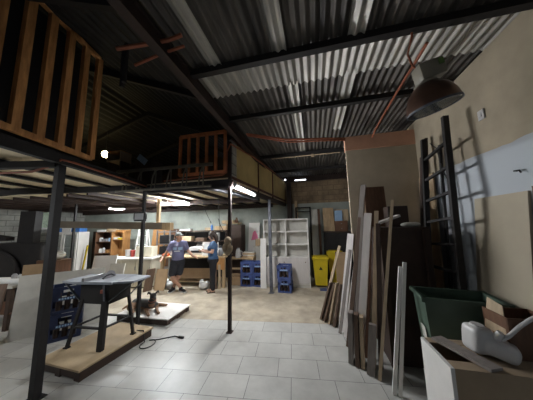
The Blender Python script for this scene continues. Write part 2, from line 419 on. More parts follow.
grid('slatted_crate', 'smaller rusty slatted frame standing on the deep loft beside its mustard side', (-2.56,3.40,0), (-1.58,3.40,0), 2.80, 3.66, 6, 'grid_rust', .05, .04, 0)

# aluminium ladder lying on edge between the lofts
t = thing('ladder', 'metal ladder laid on its side across the gap between the two lofts', 'ladder', (-3.98, 3.27, 2.55))
build('rail', MB().beam((.0,0,.02),(2.18,0,.0), .03, .035, (0,1,0)), 'ladder_grey', t)
build('rail', MB().beam((0,0,.44),(2.21,0,.41), .03, .06, (0,1,0)), 'ladder_grey', t)
for i in range(6):
    x = .22+.35*i
    build('rung', MB().tube([(x-.05,0,.02),(x-.03,0,.14),(x-.01,0,.28),(x+.03,0,.38),(x+.14,0,.42)], .014, 8).tube([(x+.05,0,.02),(x+.055,0,.42)], .013, 8), 'ladder_grey', t, True)

# things up on the loft
t = thing('lamp', 'glowing yellow bulb lamp high on the loft beside an orange shelf', 'lamp', (-5.22, 3.95, 3.75))
build('bulb', MB().ball((0,0,0), .085), 'bulb', t, True)
build('lamp_holder', MB().tube([(0,0,.04),(0,0,.12)], .022).tube([(0,0,.12),(0,0,.62)], .006, 6), 'black_plastic', t)
t = thing('open_box', 'small orange topped open box shelf on the loft beside the bulb', 'box', (-4.78, 3.97, 3.48))
build('top_panel', MB().box((0,0,.25),(.42,.3,.03)), 'orange_wood', t)
build('side_panel', MB().box((-.2,0,.12),(.03,.3,.24)), 'mdf', t); build('side_panel', MB().box((.2,0,.12),(.03,.3,.24)), 'mdf', t)
build('base_panel', MB().box((0,0,.015),(.42,.3,.03)), 'mdf', t); build('back_panel', MB().box((0,.145,.13),(.4,.01,.22)), 'dark_wood', t)
build('leg', MB().box((-.18,0,-.36),(.04,.25,.72)), 'dark_wood', t); build('leg', MB().box((.18,0,-.36),(.04,.25,.72)), 'dark_wood', t)
single('wooden_cabinet', MB().box((0,0,.42),(.5,.4,.84), bev=.01), 'dark_wood', 'black cabinet standing on the loft behind the ladder rungs', 'cabinet', (-4.22, 4.35, 2.72))
t = thing('sheet_panel', 'pale blue tilted sheet with a dark hole, up on the loft', 'panel', (-4.2, 3.98, 2.72))
build('sheet', MB().beam((.0,0,.88),(.22,.02,.70), .02, .15, (0,1,0)), 'print_blue', t)
build('prop', MB().box((.05,.05,.40),(.04,.04,.80)), 'dark_wood', t)

# orange conduits under the roof
single('conduit', MB().tube([(-1.12,3.3,3.47),(-.4,3.55,3.38),(.3,3.7,3.38),(.66,3.9,3.42)], .02, 8).tube([(-1.1,3.3,3.44),(-.4,3.58,3.345),(.3,3.72,3.35),(.66,3.9,3.39)], .014, 8), 'copper_pipe', 'rusty orange twin pipe running under the roof to the partition top', 'pipe', smooth=True)
single('conduit', MB().tube([(1.10,1.95,3.44),(1.12,2.8,3.46),(1.14,3.72,3.44),(1.14,3.92,3.40)], .014, 8), 'copper_pipe', 'thin orange pipe along the roof behind the high bay lamp', 'pipe', smooth=True)
single('conduit', MB().tube([(-.98,4.9,3.51),(.7,4.9,3.51)], .014, 8).box((.05,4.9,3.50),(.07,.05,.07)), 'tan_board', 'thin pale pipe with a junction box near the brown wall', 'pipe', smooth=True)
t = thing('pipe_rack', 'orange pipe bracket bolted to the long red roof beam', 'bracket', (-1.34, 1.35, 3.5))
build('pipe', MB().tube([(-.35,-.05,-.05),(-.1,0,-.02),(.12,.05,.02),(.25,.06,.05)], .018, 8), 'copper_pipe', t, True)
build('pipe', MB().tube([(-.3,.1,-.1),(0,.12,-.02),(.22,.14,.02)], .014, 8), 'copper_pipe', t, True)
build('hanger', MB().box((-.3,.0,-.16),(.03,.03,.4)).box((-.38,.05,-.16),(.03,.03,.4)), 'black_steel', t)

# ------------------------------------------------------------------ fluorescent tubes
def tube_light(loc, ln, rz, label, m='tube', group=None):
    t = thing('tube_light', label, 'light', loc, rz, group)
    build('batten', MB().box((0,0,.05),(ln,.07,.04), bev=.005), 'white_paint', t)
    build('tube', MB().tube([(-ln/2+.03,0,0),(ln/2-.03,0,0)], .016, 10), m, t, True)
    for sx in (-1, 1): build('end_cap', MB().box((sx*(ln/2-.015),0,.012),(.03,.045,.05)), 'white_plastic', t)
    build('hanger', MB().tube([(-ln*.3,0,.06),(-ln*.3,0,.12)], .006, 6).tube([(ln*.3,0,.06),(ln*.3,0,.12)], .006, 6), 'white_paint', t)
    return t
tube_light((-4.45,5.20,2.52), .36, R(25), 'short lit tube above the man, the one beside the wooden hanger post')
tube_light((-3.96,5.43,2.52), .50, R(25), 'lit tube above the woman and the desk end')
tube_light((-1.36,3.95,2.52), 1.15, R(88), 'long lit tube running under the edge of the mustard sided loft', 'tube_dim')
tube_light((-6.68,5.6,2.50), .5, R(26), 'lit tube over the brown bookcase and cream counter')
tube_light((-5.9,.95,2.05), 1.2, R(75), 'added out-of-view tube hung low to brighten the near loft underside', 'tube_fill')  # extra lamp, added to light the loft underside and the floor nearby
# steel cable tray under the loft
single('cable_tray', MB().beam((-1.95,3.55,2.56),(-1.55,5.4,2.56), .12, .06), 'grey_steel', 'blue grey metal channel hung under the loft joists', 'channel')

# floodlight on post
t = thing('floodlight', 'square floodlight with a pale glass, fixed to the slim post', 'floodlight', (-3.27, 3.22, 2.03), R(8))
build('housing', MB().box((0,.0,0),(.23,.05,.18), bev=.01), 'black_plastic', t)
build('glass_front', MB().box((0,-.03,0),(.17,.012,.12)), 'flood_glass', t)
build('bracket', MB().box((0,.04,-.02),(.06,.04,.06)).box((-.12,.0,0),(.012,.03,.1)).box((.12,.0,0),(.012,.03,.1)), 'black_steel', t)

# plank beam hung between posts
t = thing('plank_beam', 'long greyish brown box beam of chipboard spanning between the posts', 'beam', (0,0,0))
build('board', MB().beam((-7.6,4.5,1.98),(-3.98,4.68,1.855), .1, .19, (0,1,0)), 'beam_board', t)
single('wood_block', MB().box((0,0,0),(.25,.14,.2)), 'pine', 'pale wood block on the end of the plank beam', 'block', (-3.845,4.69,1.84))

# high bay lamp
t = thing('high_bay_lamp', 'big hanging industrial lamp with copper brown bell under the roof', 'lamp', (1.07, 1.93, 2.79))
tilt = Matrix.Rotation(R(-13), 4, 'Y') @ Matrix.Rotation(R(6), 4, 'X') @ Matrix.Scale(.86, 4)
pr = [(.228,0),(.225,.03),(.213,.09),(.19,.15),(.157,.20),(.118,.238),(.09,.26)]
build('reflector', MB().lathe([(r,z) for r,z in pr]+[(r-.006,z) for r,z in pr[::-1]], 40, tilt, cap=False), 'lamp_bell', t, 60)
build('rim', MB().lathe([(.232,-.008),(.232,.012),(.222,.012),(.222,-.008),(.232,-.008)], 40, tilt, cap=False), 'grey_steel', t, True)
build('lens', MB().lathe([(.22,-.004),(.12,-.008),(.001,-.01)], 40, tilt), 'lamp_glass', t, True)
hs = build('gear_housing', MB().box((0,0,.345),(.23,.17,.18), tilt, bev=.02), 'lamp_box', t, 35)
for v in hs.data.vertices: pass
build('label_plate', MB().box((.055,-.088,.375),(.045,.006,.06), tilt), 'green_leaf', hs)
build('collar', MB().lathe([(.1,.235),(.1,.27)], 24, tilt), 'lamp_box', t, True)
build('hook', MB().tube([(-.09,.0,.38),(-.11,.03,.48),(-.13,.03,.58),(-.12,-.05,.68),(-.12,-.06,.715)], .009, 8), 'copper_pipe', t, True)

# ------------------------------------------------------------------ table saw on its pallet
t = thing('pallet', 'plywood topped pallet under the table saw', 'pallet', (-3.17, 2.58, 0), R(-3))
build('top_board', MB().box((0,0,.13),(.80,1.08,.022)), 'plywood', t)
for x in (-.34, 0, .34): build('bearer', MB().box((x,0,.06),(.09,1.04,.118)), 'dark_wood', t)
build('slat', MB().box((0,-.5,.07),(.78,.03,.09)), 'dark_wood', t)
t = thing('table_saw', 'table saw with a blue grey top and splayed dark legs', 'table saw', (-3.21, 2.62, .141), R(4)); t.scale = (.92, .95, 1)
top = MB().prism([(-.36,-.27),(.34,-.24),(.34,.27),(-.36,.27)], .865, .90); build('table_top', top, 'saw_grey', t)
build('extension_wing', MB().prism([(-.62,-.22),(-.365,-.26),(-.365,.26),(-.62,.24)], .868, .895), 'saw_grey', t)
build('extension_wing', MB().prism([(.345,-.22),(.62,-.12),(.62,.24),(.345,.26)], .868, .895), 'saw_grey', t)
build('body', MB().prism([(-.27,-.2),(.27,-.2),(.27,.2),(-.27,.2)], .58, .864), 'black_steel', t)
build('rip_fence', MB().box((-.17,0,.925),(.05,.52,.05)), 'alu', t)
bl = MB().lathe([(.11,-.0015),(.11,.0015)], 32, Matrix.Translation((.02,.02,.90)) @ Matrix.Rotation(R(90),4,'Y')); build('blade', bl, 'alu', t)
build('blade_guard', MB().tube([(.02,-.10,.910),(.02,-.05,.945),(.02,.04,.95),(.02,.10,.92)], .012, 8), 'black_plastic', t, True)
build('switch', MB().box((.16,-.215,.76),(.06,.03,.05), bev=.006), 'saw_red', t)
LG = [(-.34,-.27,-.22,-.19),(.26,-.27,.2,-.19),(.36,.21,.24,.19),(-.26,.22,-.22,.19)]
for i, (x0,y0,x1,y1) in enumerate(LG):
    wd = .09 if i == 1 else .045
    lg = build('leg', MB().beam((x0,y0,.004),(x1,y1,.64), wd, .03 if i != 1 else .05), 'black_steel', t)
    build('foot', MB().box((x0,y0,.009),(.07,.06,.016)), 'black_steel', lg)
def at(i, z):
    x0,y0,x1,y1 = LG[i]; k = z/.64; return (x0+(x1-x0)*k, y0+(y1-y0)*k, z)
for a, b in ((0,1),(1,2),(2,3),(3,0)):
    build('crossbar', MB().beam(at(a,.27), at(b,.27), .02, .04, (0,0,1)), 'black_steel', t)
for a, b in (((-.58,-.2,.866),(-.26,-.2,.62)), ((.58,-.1,.866),(.27,-.2,.62)), ((.2,-.24,.866),(.2,-.21,.62)), ((.56,.2,.866),(.27,.19,.6))):
    build('brace', MB().beam(a, b, .03, .012), 'grey_steel', t)
single('power_cord', MB().tube([(-2.93,2.95,.14),(-2.78,2.93,.16),(-2.70,2.88,.02)]+[(-2.62+.1*math.cos(a),2.86+.12*math.sin(a),.012) for a in [k*.5 for k in range(7,18)]]+[(-2.55,3.0,.012),(-2.35,3.14,.012),(-2.22,3.12,.014)], .008, 8).tube([(-2.26,3.12,.02),(-2.17,3.12,.02)], .018, 8), 'black_plastic', 'black power cord with a plug curled on the tiles by the pallet', 'cord', smooth=True)

# pallet with white sheet (the dog lies on it)
t = thing('pallet', 'low dark pallet topped with a smooth white sheet, carrying the dog', 'pallet', (-3.32, 3.77, 0), R(1))
build('top_board', MB().box((0,0,.115),(1.2,.74,.018)), 'white_lam', t)
for y in (-.3,0,.3): build('bearer', MB().box((0,y,.054),(1.14,.09,.104)), 'dark_wood', t)
build('slat', MB().box((.54,0,.06),(.05,.66,.08)), 'dark_wood', t)

# ------------------------------------------------------------------ crates
def crate(label, m, loc, rz, grp=None, sx=.36, sy=.30, h=.355):
    t = thing('bottle_crate', label, 'crate', loc, rz, grp)
    w = .012
    def side(cx, cy, lx, ly, nm):
        b = MB(); hor = lx > ly; ln = lx if hor else ly
        def pc(u0, u1, z0, z1):
            c = (cx+(u0+u1)/2, cy, (z0+z1)/2) if hor else (cx, cy+(u0+u1)/2, (z0+z1)/2)
            b.box(c, ((u1-u0), w, z1-z0) if hor else (w, (u1-u0), z1-z0))
        e = ln/2
        pc(-e, e, 0, .045); pc(-e, e, .20, .255); pc(-e, e, h-.05, h)        # bands
        pc(-e, -e+.05, .045, h-.05); pc(e-.05, e, .045, h-.05)                # corner posts
        pc(-.09, .09, .255, h-.05) if False else None
        pc(-e+.05, -.08, .255, h-.05); pc(.08, e-.05, .255, h-.05)
        build(nm, b, m, t)
    side(0,-sy/2,sx,w,'side_panel'); side(0,sy/2,sx,w,'side_panel'); side(-sx/2,0,w,sy,'end_panel'); side(sx/2,0,w,sy,'end_panel')
    build('base', MB().box((0,0,.012),(sx-.02,sy-.02,.02)), m, t)
    lt = MB()
    for k in range(6): lt.box((-.085+.034*k, -sy/2-.0075, .229), (.024, .004, .026+.008*(k%2)))
    build('lettering', lt, 'print_blue', t)
    for i in (-1,0,1):
        for j in (-.5,.5): build('bottle', MB().lathe([(.034,.03),(.034,.17),(.014,.235),(.014,.28)], 10, Matrix.Translation((i*.105, j*.13, 0))), 'dark_wood', t, True)
    return t
gC = 'blue bottle crates'
c0 = crate('upper blue crate of the pair standing alone before the grey post and white shelf', 'blue_plastic', (-.86,5.75,.36), R(-3), gC)
def cr(x, y, z, rz, lab): return dup(c0, (x,y,z), rz, lab, gC)
cr(-.85,5.75,.001,R(-2),'lower blue crate of the pair standing alone before the white shelf door')
cr(-2.08,6.14,.36,R(1),'upper blue crate of the four, beneath the stacked pale boards and white jug')
cr(-2.08,6.14,.001,0,'lower blue crate of the four, on the side of the wooden table')
cr(-1.71,6.16,.36,R(-2),'upper blue crate of the four, next to the leaning white board')
cr(-1.71,6.16,.001,0,'lower blue crate of the four, next to the leaning white board')
n0 = crate('upper navy crate behind the table saw, before the leaning white panel', 'navy_plastic', (-4.27,2.80,.43), R(52), 'navy crates by the saw', .42, .34, .42)
dup(n0, (-4.27,2.80,.001), R(52), 'lower navy crate standing on the floor behind the table saw', 'navy crates by the saw')

# ------------------------------------------------------------------ leaning sheets and machine at far side
def lean(name, m, b0, b1, h, off, th, label, cat='board', group=None, edge=None):
    """sheet with its foot from b0 to b1, leaning back by off, thickness th"""
    b0, b1 = Vector(b0), Vector(b1); off = Vector(off)
    hgt = Vector((off.x, off.y, h)); n = (b1-b0).cross(hgt).normalized()*th
    pts = [b0, b1, b1+hgt, b0+hgt]; o0 = (b0+b1)/2
    mb = MB()
    a = [mb.bm.verts.new(p-o0) for p in pts]; b = [mb.bm.verts.new(p-o0+n) for p in pts]
    mb.bm.faces.new(a[::-1]); mb.bm.faces.new(b)
    for i in range(4): mb.bm.faces.new((a[i], a[(i+1)%4], b[(i+1)%4], b[i]))
    return single(name, mb, m, label, cat, tuple(o0), 0, group)
lean('sheet_panel', 'white_dirty', (-5.0,2.47,.004), (-4.18,3.33,.004), 1.0, (-.16,.14,0), .03, 'big dirty white panel leaning behind the navy crates', 'panel')
lean('cardboard_sheet', 'cardboard', (-5.22,2.62,.004), (-4.92,2.93,.004), 1.16, (-.14,.12,0), .02, 'brown cardboard sheet sticking up behind the big dirty white panel', 'cardboard')
lean('sheet_panel', 'brown_board', (-5.35,2.1,.004), (-5.02,2.32,.004), .9, (-.2,.18,0), .04, 'dark brown board leaning at the end of the cluttered bench', 'panel')
lean('sheet_panel', 'white_lam', (-6.02,4.35,.004), (-5.40,4.5,.004), 1.06, (-.05,.2,0), .03, 'clean white panel leaning in front of the cream counter, taller one', 'panel')
lean('sheet_panel', 'white_dirty', (-5.42,4.34,.004), (-5.02,4.42,.004), .86, (-.05,.2,0), .03, 'shorter greyish panel leaning in front of the cream counter', 'panel')
t = thing('workbench', 'cluttered low bench with a pale edge beside the round machine', 'bench', (-6.32, 2.85, 0), R(12))
build('bench_top', MB().box((0,0,.78),(1.6,.7,.05)), 'white_dirty', t); build('shelf', MB().box((0,0,.3),(1.5,.6,.03)), 'brown_wood', t)
for x in (-.7,.7):
    for y in (-.28,.28): build('leg', MB().box((x,y,.38),(.07,.07,.76)), 'dark_wood', t)
for i, (x,y,s,m,lab,nm) in enumerate(((-5.7,2.9,.1,'white_plastic','small white jar on the cluttered bench','jar'),(-6.0,2.95,.09,'grey_plastic','grey paint tin on the cluttered bench','tin'),(-6.35,2.75,.08,'orange_wood','orange pot on the cluttered bench','pot'))):
    single(nm, MB().lathe([(s*.5,0),(s*.5,s*1.2),(s*.35,s*1.35),(s*.35,s*1.5)], 14), m, lab, nm, (x,y,.806), smooth=True)
single('paper_roll', MB().tube([(-.3,0,.05),(.3,.1,.05)], .05, 14), 'paper', 'white paper roll lying on the cluttered bench', 'roll', (-5.62,2.72,.805), smooth=True)
t = thing('band_saw', 'big black workshop machine with a round wheel cover and tall column', 'machine', (-7.4, 3.75, 0), R(20))
build('body', MB().box((-.05,.12,.75),(1.1,.5,1.5), bev=.03), 'black_steel', t)
build('wheel_cover', MB().lathe([(.72,-.06),(.75,0),(.72,.06)], 40, Matrix.Translation((-.55,-.25,.66)) @ Matrix.Rotation(R(90),4,'X')), 'black_steel', t, True)
build('column', MB().prism([(-.12,-.08),(.24,-.08),(.24,.12),(-.12,.12)], 1.5, 2.32), 'black_steel', t)
build('arm', MB().prism([(0,0),(.55,0),(.55,.1),(.2,.16),(0,.16)], -.1, .1, Matrix.Translation((-.9,0,1.56)) @ Matrix.Rotation(R(90),4,'X')), 'black_steel', t)
single('cloth_bundle', MB().ball((0,0,.08), .2, (1.1,.8,.4)).ball((.1,.03,.13), .12, (1.2,.7,.5)).ball((-.12,0,.12),.1,(1,.8,.6)).ball((.02,-.08,.05),.11,(1,.8,.5)), 'white_dirty', 'crumpled pale cloth heap beside the black machine column', 'cloth', (-6.18,3.70,1.10), smooth=True)
single('storage_box', MB().box((0,0,.55),(.5,.4,1.1), bev=.01).box((0,-.203,.7),(.14,.006,.03)), 'brown_wood', 'dark brown chest under the crumpled pale cloth', 'box', (-6.2,3.7,0))

# glass cabinet
t = thing('display_cabinet', 'white framed cabinet with two glass doors below the blue boxes', 'cabinet', (-9.45, 5.85, 0), R(8))
fr = MB()
for x in (-.62,.62): fr.box((x,.2,.86),(.05,.42,1.72))
fr.box((0,.2,1.70),(1.28,.42,.05)).box((0,.2,.03),(1.28,.42,.06)); build('frame', fr, 'white_lam', t)
build('back_panel', MB().box((0,.4,.87),(1.2,.015,1.66)), 'white_lam', t)
for z in (.55,1.1): build('shelf', MB().box((0,.2,z),(1.19,.36,.025)), 'white_lam', t)
for s in (-1,1):
    d = build('door', MB().box((s*.05,-.02,.87),(.05,.03,1.62)).box((s*.57,-.02,.87),(.05,.03,1.62)).box((s*.31,-.02,1.66),(.5,.03,.05)).box((s*.31,-.02,.08),(.5,.03,.05)), 'white_lam', t)
    build('pane', MB().box((s*.31,-.02,.87),(.48,.008,1.55)), 'glass', d); build('handle', MB().box((s*.07,-.045,.9),(.015,.02,.12)), 'alu', d)
for i, x in enumerate((-.42,0,.4)):
    single('carton', MB().box((0,0,.075),(.36,.3,.15), bev=.006).box((0,-.152,.075),(.2,.004,.06)), ('box_blue','white_lam','box_blue')[i], ('blue carton at the dark end on the glass cabinet','white carton on the glass cabinet between two blue ones','blue carton over the glass cabinet door beside the yellow level')[i], 'carton', (-9.47+x,6.05+x*.14,1.727), R(8))
for x, z, m, lab in ((-9.8,.575,'green_leaf','green bottle group cloth inside the glass cabinet low shelf'),(-9.2,.575,'grey_plastic','grey bag inside the glass cabinet behind the second door')):
    single('bag', MB().ball((0,0,.14),.16,(1,.8,.9)).ball((.05,0,.28),.08), m, lab, 'bag', (x,6.08,z), smooth=True)
t = thing('fan', 'small dark grey round pedestal thing before the glass cabinet', 'fan', (-7.95,4.9,0))
build('stand', MB().tube([(0,0,.02),(0,0,.75)], .03), 'black_plastic', t); build('base', MB().lathe([(.22,0),(.2,.03),(.04,.05)], 20), 'black_plastic', t, True)
fg = MB()
for k in range(10):
    a = PI*k/10; fg.tube([(.2*math.cos(a),-.05,.9+.2*math.sin(a)),(-.2*math.cos(a),-.05,.9-.2*math.sin(a))], .005, 6)
fg.tube([(.21*math.cos(2*PI*k/24),-.05,.9+.21*math.sin(2*PI*k/24)) for k in range(24)], .009, 6, True); build('grille', fg, 'grey_steel', t, True)
build('motor', MB().ball((0,.03,.9),.08,(1,1.2,1)), 'black_plastic', t, True)
single('spirit_level', MB().beam((0,0,0),(.1,.08,1.2), .055, .03), 'yellow_plastic', 'yellow strip leaning against the dark locker', 'level', (-8.66,6.02,.002))
single('locker', MB().box((0,0,.86),(.34,.4,1.72), bev=.01).box((.0,-.21,1.0),(.26,.012,1.2)), 'dark_wood', 'narrow dark locker between glass cabinet and brown bookcase', 'locker', (-8.93,6.85,0))
# bookcase
def bookcase(loc, rz, label, wd, dp, ht, zs, m, mb_, nmid=0):
    t = thing('bookcase', label, 'bookcase', loc, rz); T = .028
    for s in (-1,1): build('side_panel', MB().box((s*(wd/2-T/2),0,ht/2),(T,dp,ht)), m, t)
    build('top', MB().box((0,0,ht-T/2),(wd-2*T,dp,T)), m, t)
    build('back_panel', MB().box((0,dp/2-.006,ht/2),(wd-2*T,.01,ht-.04)), mb_, t)
    for z in zs: build('shelf', MB().box((0,-.0,z),(wd-2*T,dp-.03,T)), m, t)
    return t
bookcase((-8.32,6.65,0), R(5), 'dark backed brown bookcase bay with jars and boxes', .74, .36, 1.70, (.1,.55,.85,1.3), 'brown_wood', 'dark_wood')
bookcase((-7.68,6.70,0), R(5), 'orange wood bookcase bay next to the dark backed one', .52, .36, 1.70, (.1,.62,1.38), 'orange_wood', 'orange_wood')
gb = 'goods in the brown bookcase'
items = [(-8.25,1.316,.12,.15,'paper','pale box on the top shelf of the dark bay'),(-8.05,1.316,.2,.1,'grey_plastic','flat grey box on the top shelf of the dark bay'),(-7.85,1.316,.1,.14,'print_blue','bluish tin on the top shelf of the dark bay'),
 (-8.25,.866,.11,.16,'paper','white jar on the middle shelf of the dark bay, first one'),(-8.1,.866,.1,.2,'white_plastic','tall white jar on the middle shelf of the dark bay'),(-7.88,.866,.14,.12,'orange_wood','orange pot on the middle shelf of the dark bay'),
 (-8.0,.566,.4,.13,'plywood','long pale drawer box on the low shelf of the dark bay'),(-7.5,1.396,.18,.08,'paper','white stack on the top shelf of the orange bay'),(-7.3,1.396,.22,.06,'yellow_plastic','yellow flat box on the top shelf of the orange bay'),
 (-7.45,.636,.12,.17,'pine','pale pot on the low shelf of the orange bay'),(-7.25,.636,.16,.1,'tan_board','tan box on the low shelf of the orange bay')]
for x,z,wd,h,m,lab in items:
    if wd < .13: single('jar', MB().lathe([(wd/2,0),(wd/2,h*.8),(wd*.36,h*.88),(wd*.36,h)], 14), m, lab, 'jar', (x-(.27 if x < -7.6 else .29),6.58+(x+8.05)*.087,z), smooth=True, group=gb)
    else: single('storage_box', MB().box((0,0,h/2),(wd,.2,h), bev=.006).box((0,-.003,h-.012),(wd+.01,.215,.02)), m, lab, 'box', (x-(.27 if x < -7.6 else .29),6.60+(x+8.05)*.087,z), R(5), group=gb)
for x,wd,h,m,lab in ((-8.2,.4,.08,'paper','flat white box on top of the dark bookcase bay'),(-7.8,.3,.12,'tan_board','tan box on top of the brown bookcase'),(-7.3,.45,.07,'orange_wood','orange plank stack on top of the orange bookcase bay')):
    single('storage_box', MB().box((0,0,h/2),(wd,.26,h), bev=.006).box((0,0,h-.01),(wd+.012,.27,.018)), m, lab, 'box', (x-.3,6.65+(x+8.05)*.087,1.702), R(5))
# orange panels and odds behind counter
lean('sheet_panel', 'orange_wood', (-6.75,7.2,.004), (-6.0,7.25,.004), 1.8, (0,.2,0), .03, 'wide orange wood board leaning on the wall behind the counter', 'panel')
lean('sheet_panel', 'brown_wood', (-5.95,7.2,.004), (-5.55,7.22,.004), 1.75, (0,.22,0), .03, 'narrow brown board leaning on the wall behind the white stepladder', 'panel')
t = thing('step_ladder', 'white folding stepladder standing behind the cream counter', 'ladder', (-6.0,6.1,0), R(15))
for s in (-1,1):
    build('rail', MB().beam((s*.24,-.25,0),(s*.14,0,1.85), .04, .06), 'white_paint', t)
    build('rear_rail', MB().beam((s*.24,.3,0),(s*.14,.03,1.8), .03, .04), 'white_paint', t)
for k in range(1,6): build('step', MB().box((0,-.25+.25*k*.155/.9*.9,.31*k),(.46-.06*k*.55,.09,.025)), 'white_paint', t)
build('top_cap', MB().box((0,.01,1.84),(.34,.16,.05)), 'white_paint', t)
# counter
t = thing('counter', 'long cream base cabinet with a white worktop behind the leaning panels', 'cabinet', (-5.62, 5.20, 0), R(10))
build('body', MB().box((0,.28,.44),(1.45,.5,.8)), 'cream', t); build('plinth', MB().box((0,.30,.025),(1.40,.42,.05)), 'dark_wood', t)
build('worktop', MB().box((0,.27,.87),(1.50,.56,.05)), 'white_lam', t)
for k in range(3):
    x = -.48+.48*k; d = build('door', MB().box((x,.015,.45),(.46,.02,.74)), 'cream', t); build('handle', MB().box((x+.22,-.004,.6),(.02,.018,.1)), 'alu', d)
single('storage_box', MB().box((0,0,.16),(.55,.3,.32), bev=.01).box((0,-.155,.2),(.2,.01,.06)), 'cream', 'cream carton standing at the back of the cream counter', 'box', (-5.40,5.66,.897), R(10))
for x,y,wd,h,m,lab in ((-6.0,5.52,.16,.22,'white_plastic','white tub on the worktop of the cream counter'),(-5.84,5.55,.14,.20,'book_red','red tub on the cream counter worktop')):
    single('tub', MB().lathe([(wd*.42,0),(wd*.5,h*.9),(wd*.53,h*.92),(wd*.53,h)], 16), m, lab, 'tub', (x,y,.897), smooth=40)
single('rag', MB().ball((0,0,.045),.1,(1.2,.8,.45)).ball((.08,.02,.04),.06), 'orange_plastic', 'bright orange rag on the bench end by the man', 'rag', (-4.64,5.60,.915), smooth=True)
# grey shelf behind man
t = thing('shelf_unit', 'grey metal shelving with dark crates behind the man', 'shelf', (-5.55,6.75,0))
for x in (-.28,.28):
    for y in (-.18,.18): build('upright', MB().box((x,y,.86),(.04,.04,1.72)), 'alu', t)
for z in (.3,.8,1.2,1.65): build('shelf', MB().box((0,0,z),(.56,.38,.03)), 'alu', t)
for z, h in ((.816,.3),(1.216,.32)): single('storage_box', MB().box((0,0,h/2),(.4,.3,h), bev=.01).box((0,-.152,h*.6),(.14,.006,.05)), 'black_plastic' , ('black bin on the grey shelving, lower' if z < 1 else 'black bin on the grey shelving, upper'), 'box', (-5.55,6.75,z))

# ------------------------------------------------------------------ workbench desk and its load
DK = R(6)
t = thing('workbench', 'long wooden workbench between the man and the woman', 'bench', (-3.70, 5.62, 0), DK)
build('bench_top', MB().box((0,.35,.89),(2.12,.74,.045)), 'pine', t)
for x in (-1.0,.72,1.0): build('leg', MB().box((x,.05,.434),(.08,.08,.866)), 'pine', t)
for x in (-1.0,1.0): build('leg', MB().box((x,.65,.434),(.08,.08,.866)), 'pine', t)
build('apron', MB().box((.86,.0,.70),(.36,.03,.34)), 'orange_wood', t)
build('shelf', MB().box((-.12,.40,.14),(1.66,.55,.03)), 'plywood', t)
build('back_panel', MB().box((0,.69,.5),(1.95,.02,.74)), 'black_plastic', t)
build('front_board', MB().box((.10,.10,.40),(1.1,.025,.30)), 'cardboard', t)
def dpt(x, y, z): c, s = math.cos(DK), math.sin(DK); return (-3.70+c*x-s*y, 5.62+s*x+c*y, z)
def bag(x, y, lab):
    return single('plastic_bag', MB().ball((0,0,.11),.14,(1.1,.85,.8)).ball((.08,.02,.13),.1).ball((-.07,.0,.19),.07,(1,1,1.3)), 'bag_white', lab, 'bag', dpt(x,y,.0), smooth=True)
bag(-.62,-.14,'white plastic bag on the floor behind the legs of the man'); bag(.45,-.12,'white plastic bag on the floor beside the shoes of the woman')
for x, y, wd, h, lab in ((-.88,-.26,.36,.56,'cardboard sheet propped at the bench end, the tall one behind'),(-.80,-.36,.30,.36,'small cardboard sheet propped low before the bench end')):
    p = dpt(x,y,.004); lean('cardboard_sheet', 'cardboard', (p[0]-wd/2,p[1],.004), (p[0]+wd/2,p[1]+.03,.004), h, (.0,.14,0), .02, lab, 'cardboard')
lean('sheet_panel', 'brown_board', (-4.86,5.02,.004), (-4.76,5.22,.004), .62, (.08,.03,0), .04, 'dark board leaning between the cream counter and the bench', 'panel')
for k, (x, m) in enumerate(((.78,'brown_board'),(.90,'tan_board'))):
    p = dpt(x,-.08,.004); lean('plank', m, (p[0],p[1]-.02,.004), (p[0]+.07,p[1]-.02,.004), .68, (-.04,.05,0), .02, ('dark plank leaning on the bench end panel behind the woman','tan plank leaning on the bench end panel behind the woman')[k], 'plank')
# hutch on desk
t = thing('desk_hutch', 'dark open hutch shelf on the back of the bench holding printers', 'shelf', dpt(.15,.56,.915), DK)
for s in (-1,1): build('side_panel', MB().box((s*.78,0,.38),(.03,.3,.76)), 'dark_wood', t)
build('top', MB().box((0,0,.76),(1.66,.34,.035)), 'dark_wood', t); build('shelf', MB().box((0,0,.42),(1.53,.28,.025)), 'dark_wood', t); build('back_panel', MB().box((0,.14,.38),(1.5,.012,.7)), 'black_plastic', t)
def box_at(nm, x, y, z, wd, dp, h, m, lab, cat, extra=None):
    b = MB().box((0,0,h/2),(wd,dp,h), bev=min(.012,h*.15)).box((0,-dp/2-.002,h*.55),(wd*.4,.004,h*.2))
    return single(nm, b, m, lab, cat, dpt(x,y,z), DK)
box_at('carton',-.45,.50,1.35,.42,.24,.16,'tan_board','long tan carton on the dark hutch shelf behind the man','carton')
box_at('carton',.05,.52,1.35,.3,.22,.1,'brown_board','dark carton on the hutch shelf in the middle','carton')
box_at('carton',.55,.50,1.35,.24,.2,.26,'paper','white carton on the hutch shelf behind the picture frame','carton')
box_at('carton',-.5,.54,1.695,.36,.22,.05,'white_lam','flat white carton on top of the dark hutch','carton')
box_at('carton',.75,.54,1.695,.42,.22,.13,'pine','pale wooden carton on top of the dark hutch end','carton')
box_at('carton',.3,.54,1.695,.2,.2,.09,'tan_board','small tan carton on top of the dark hutch','carton')
single('spray_can', MB().lathe([(.04,0),(.04,.13),(.025,.15),(.025,.18)], 12), 'box_blue', 'blue can standing on top of the dark hutch', 'can', dpt(.42,.5,1.695), smooth=40)
t = thing('printer', 'white printer on the bench behind the man and picture frame', 'printer', dpt(.02,.42,.914), DK)
build('body', MB().box((0,0,.13),(.52,.38,.26), bev=.03), 'white_plastic', t); build('paper_tray', MB().beam((0,.1,.26),(0,.24,.38), .3, .02, (1,0,0)), 'white_plastic', t); build('output_slot', MB().box((0,-.19,.12),(.36,.02,.07)), 'black_plastic', t)
t = thing('picture_frame', 'white framed picture propped on the bench beside the bag', 'picture frame', dpt(.52,.12,.914), DK)
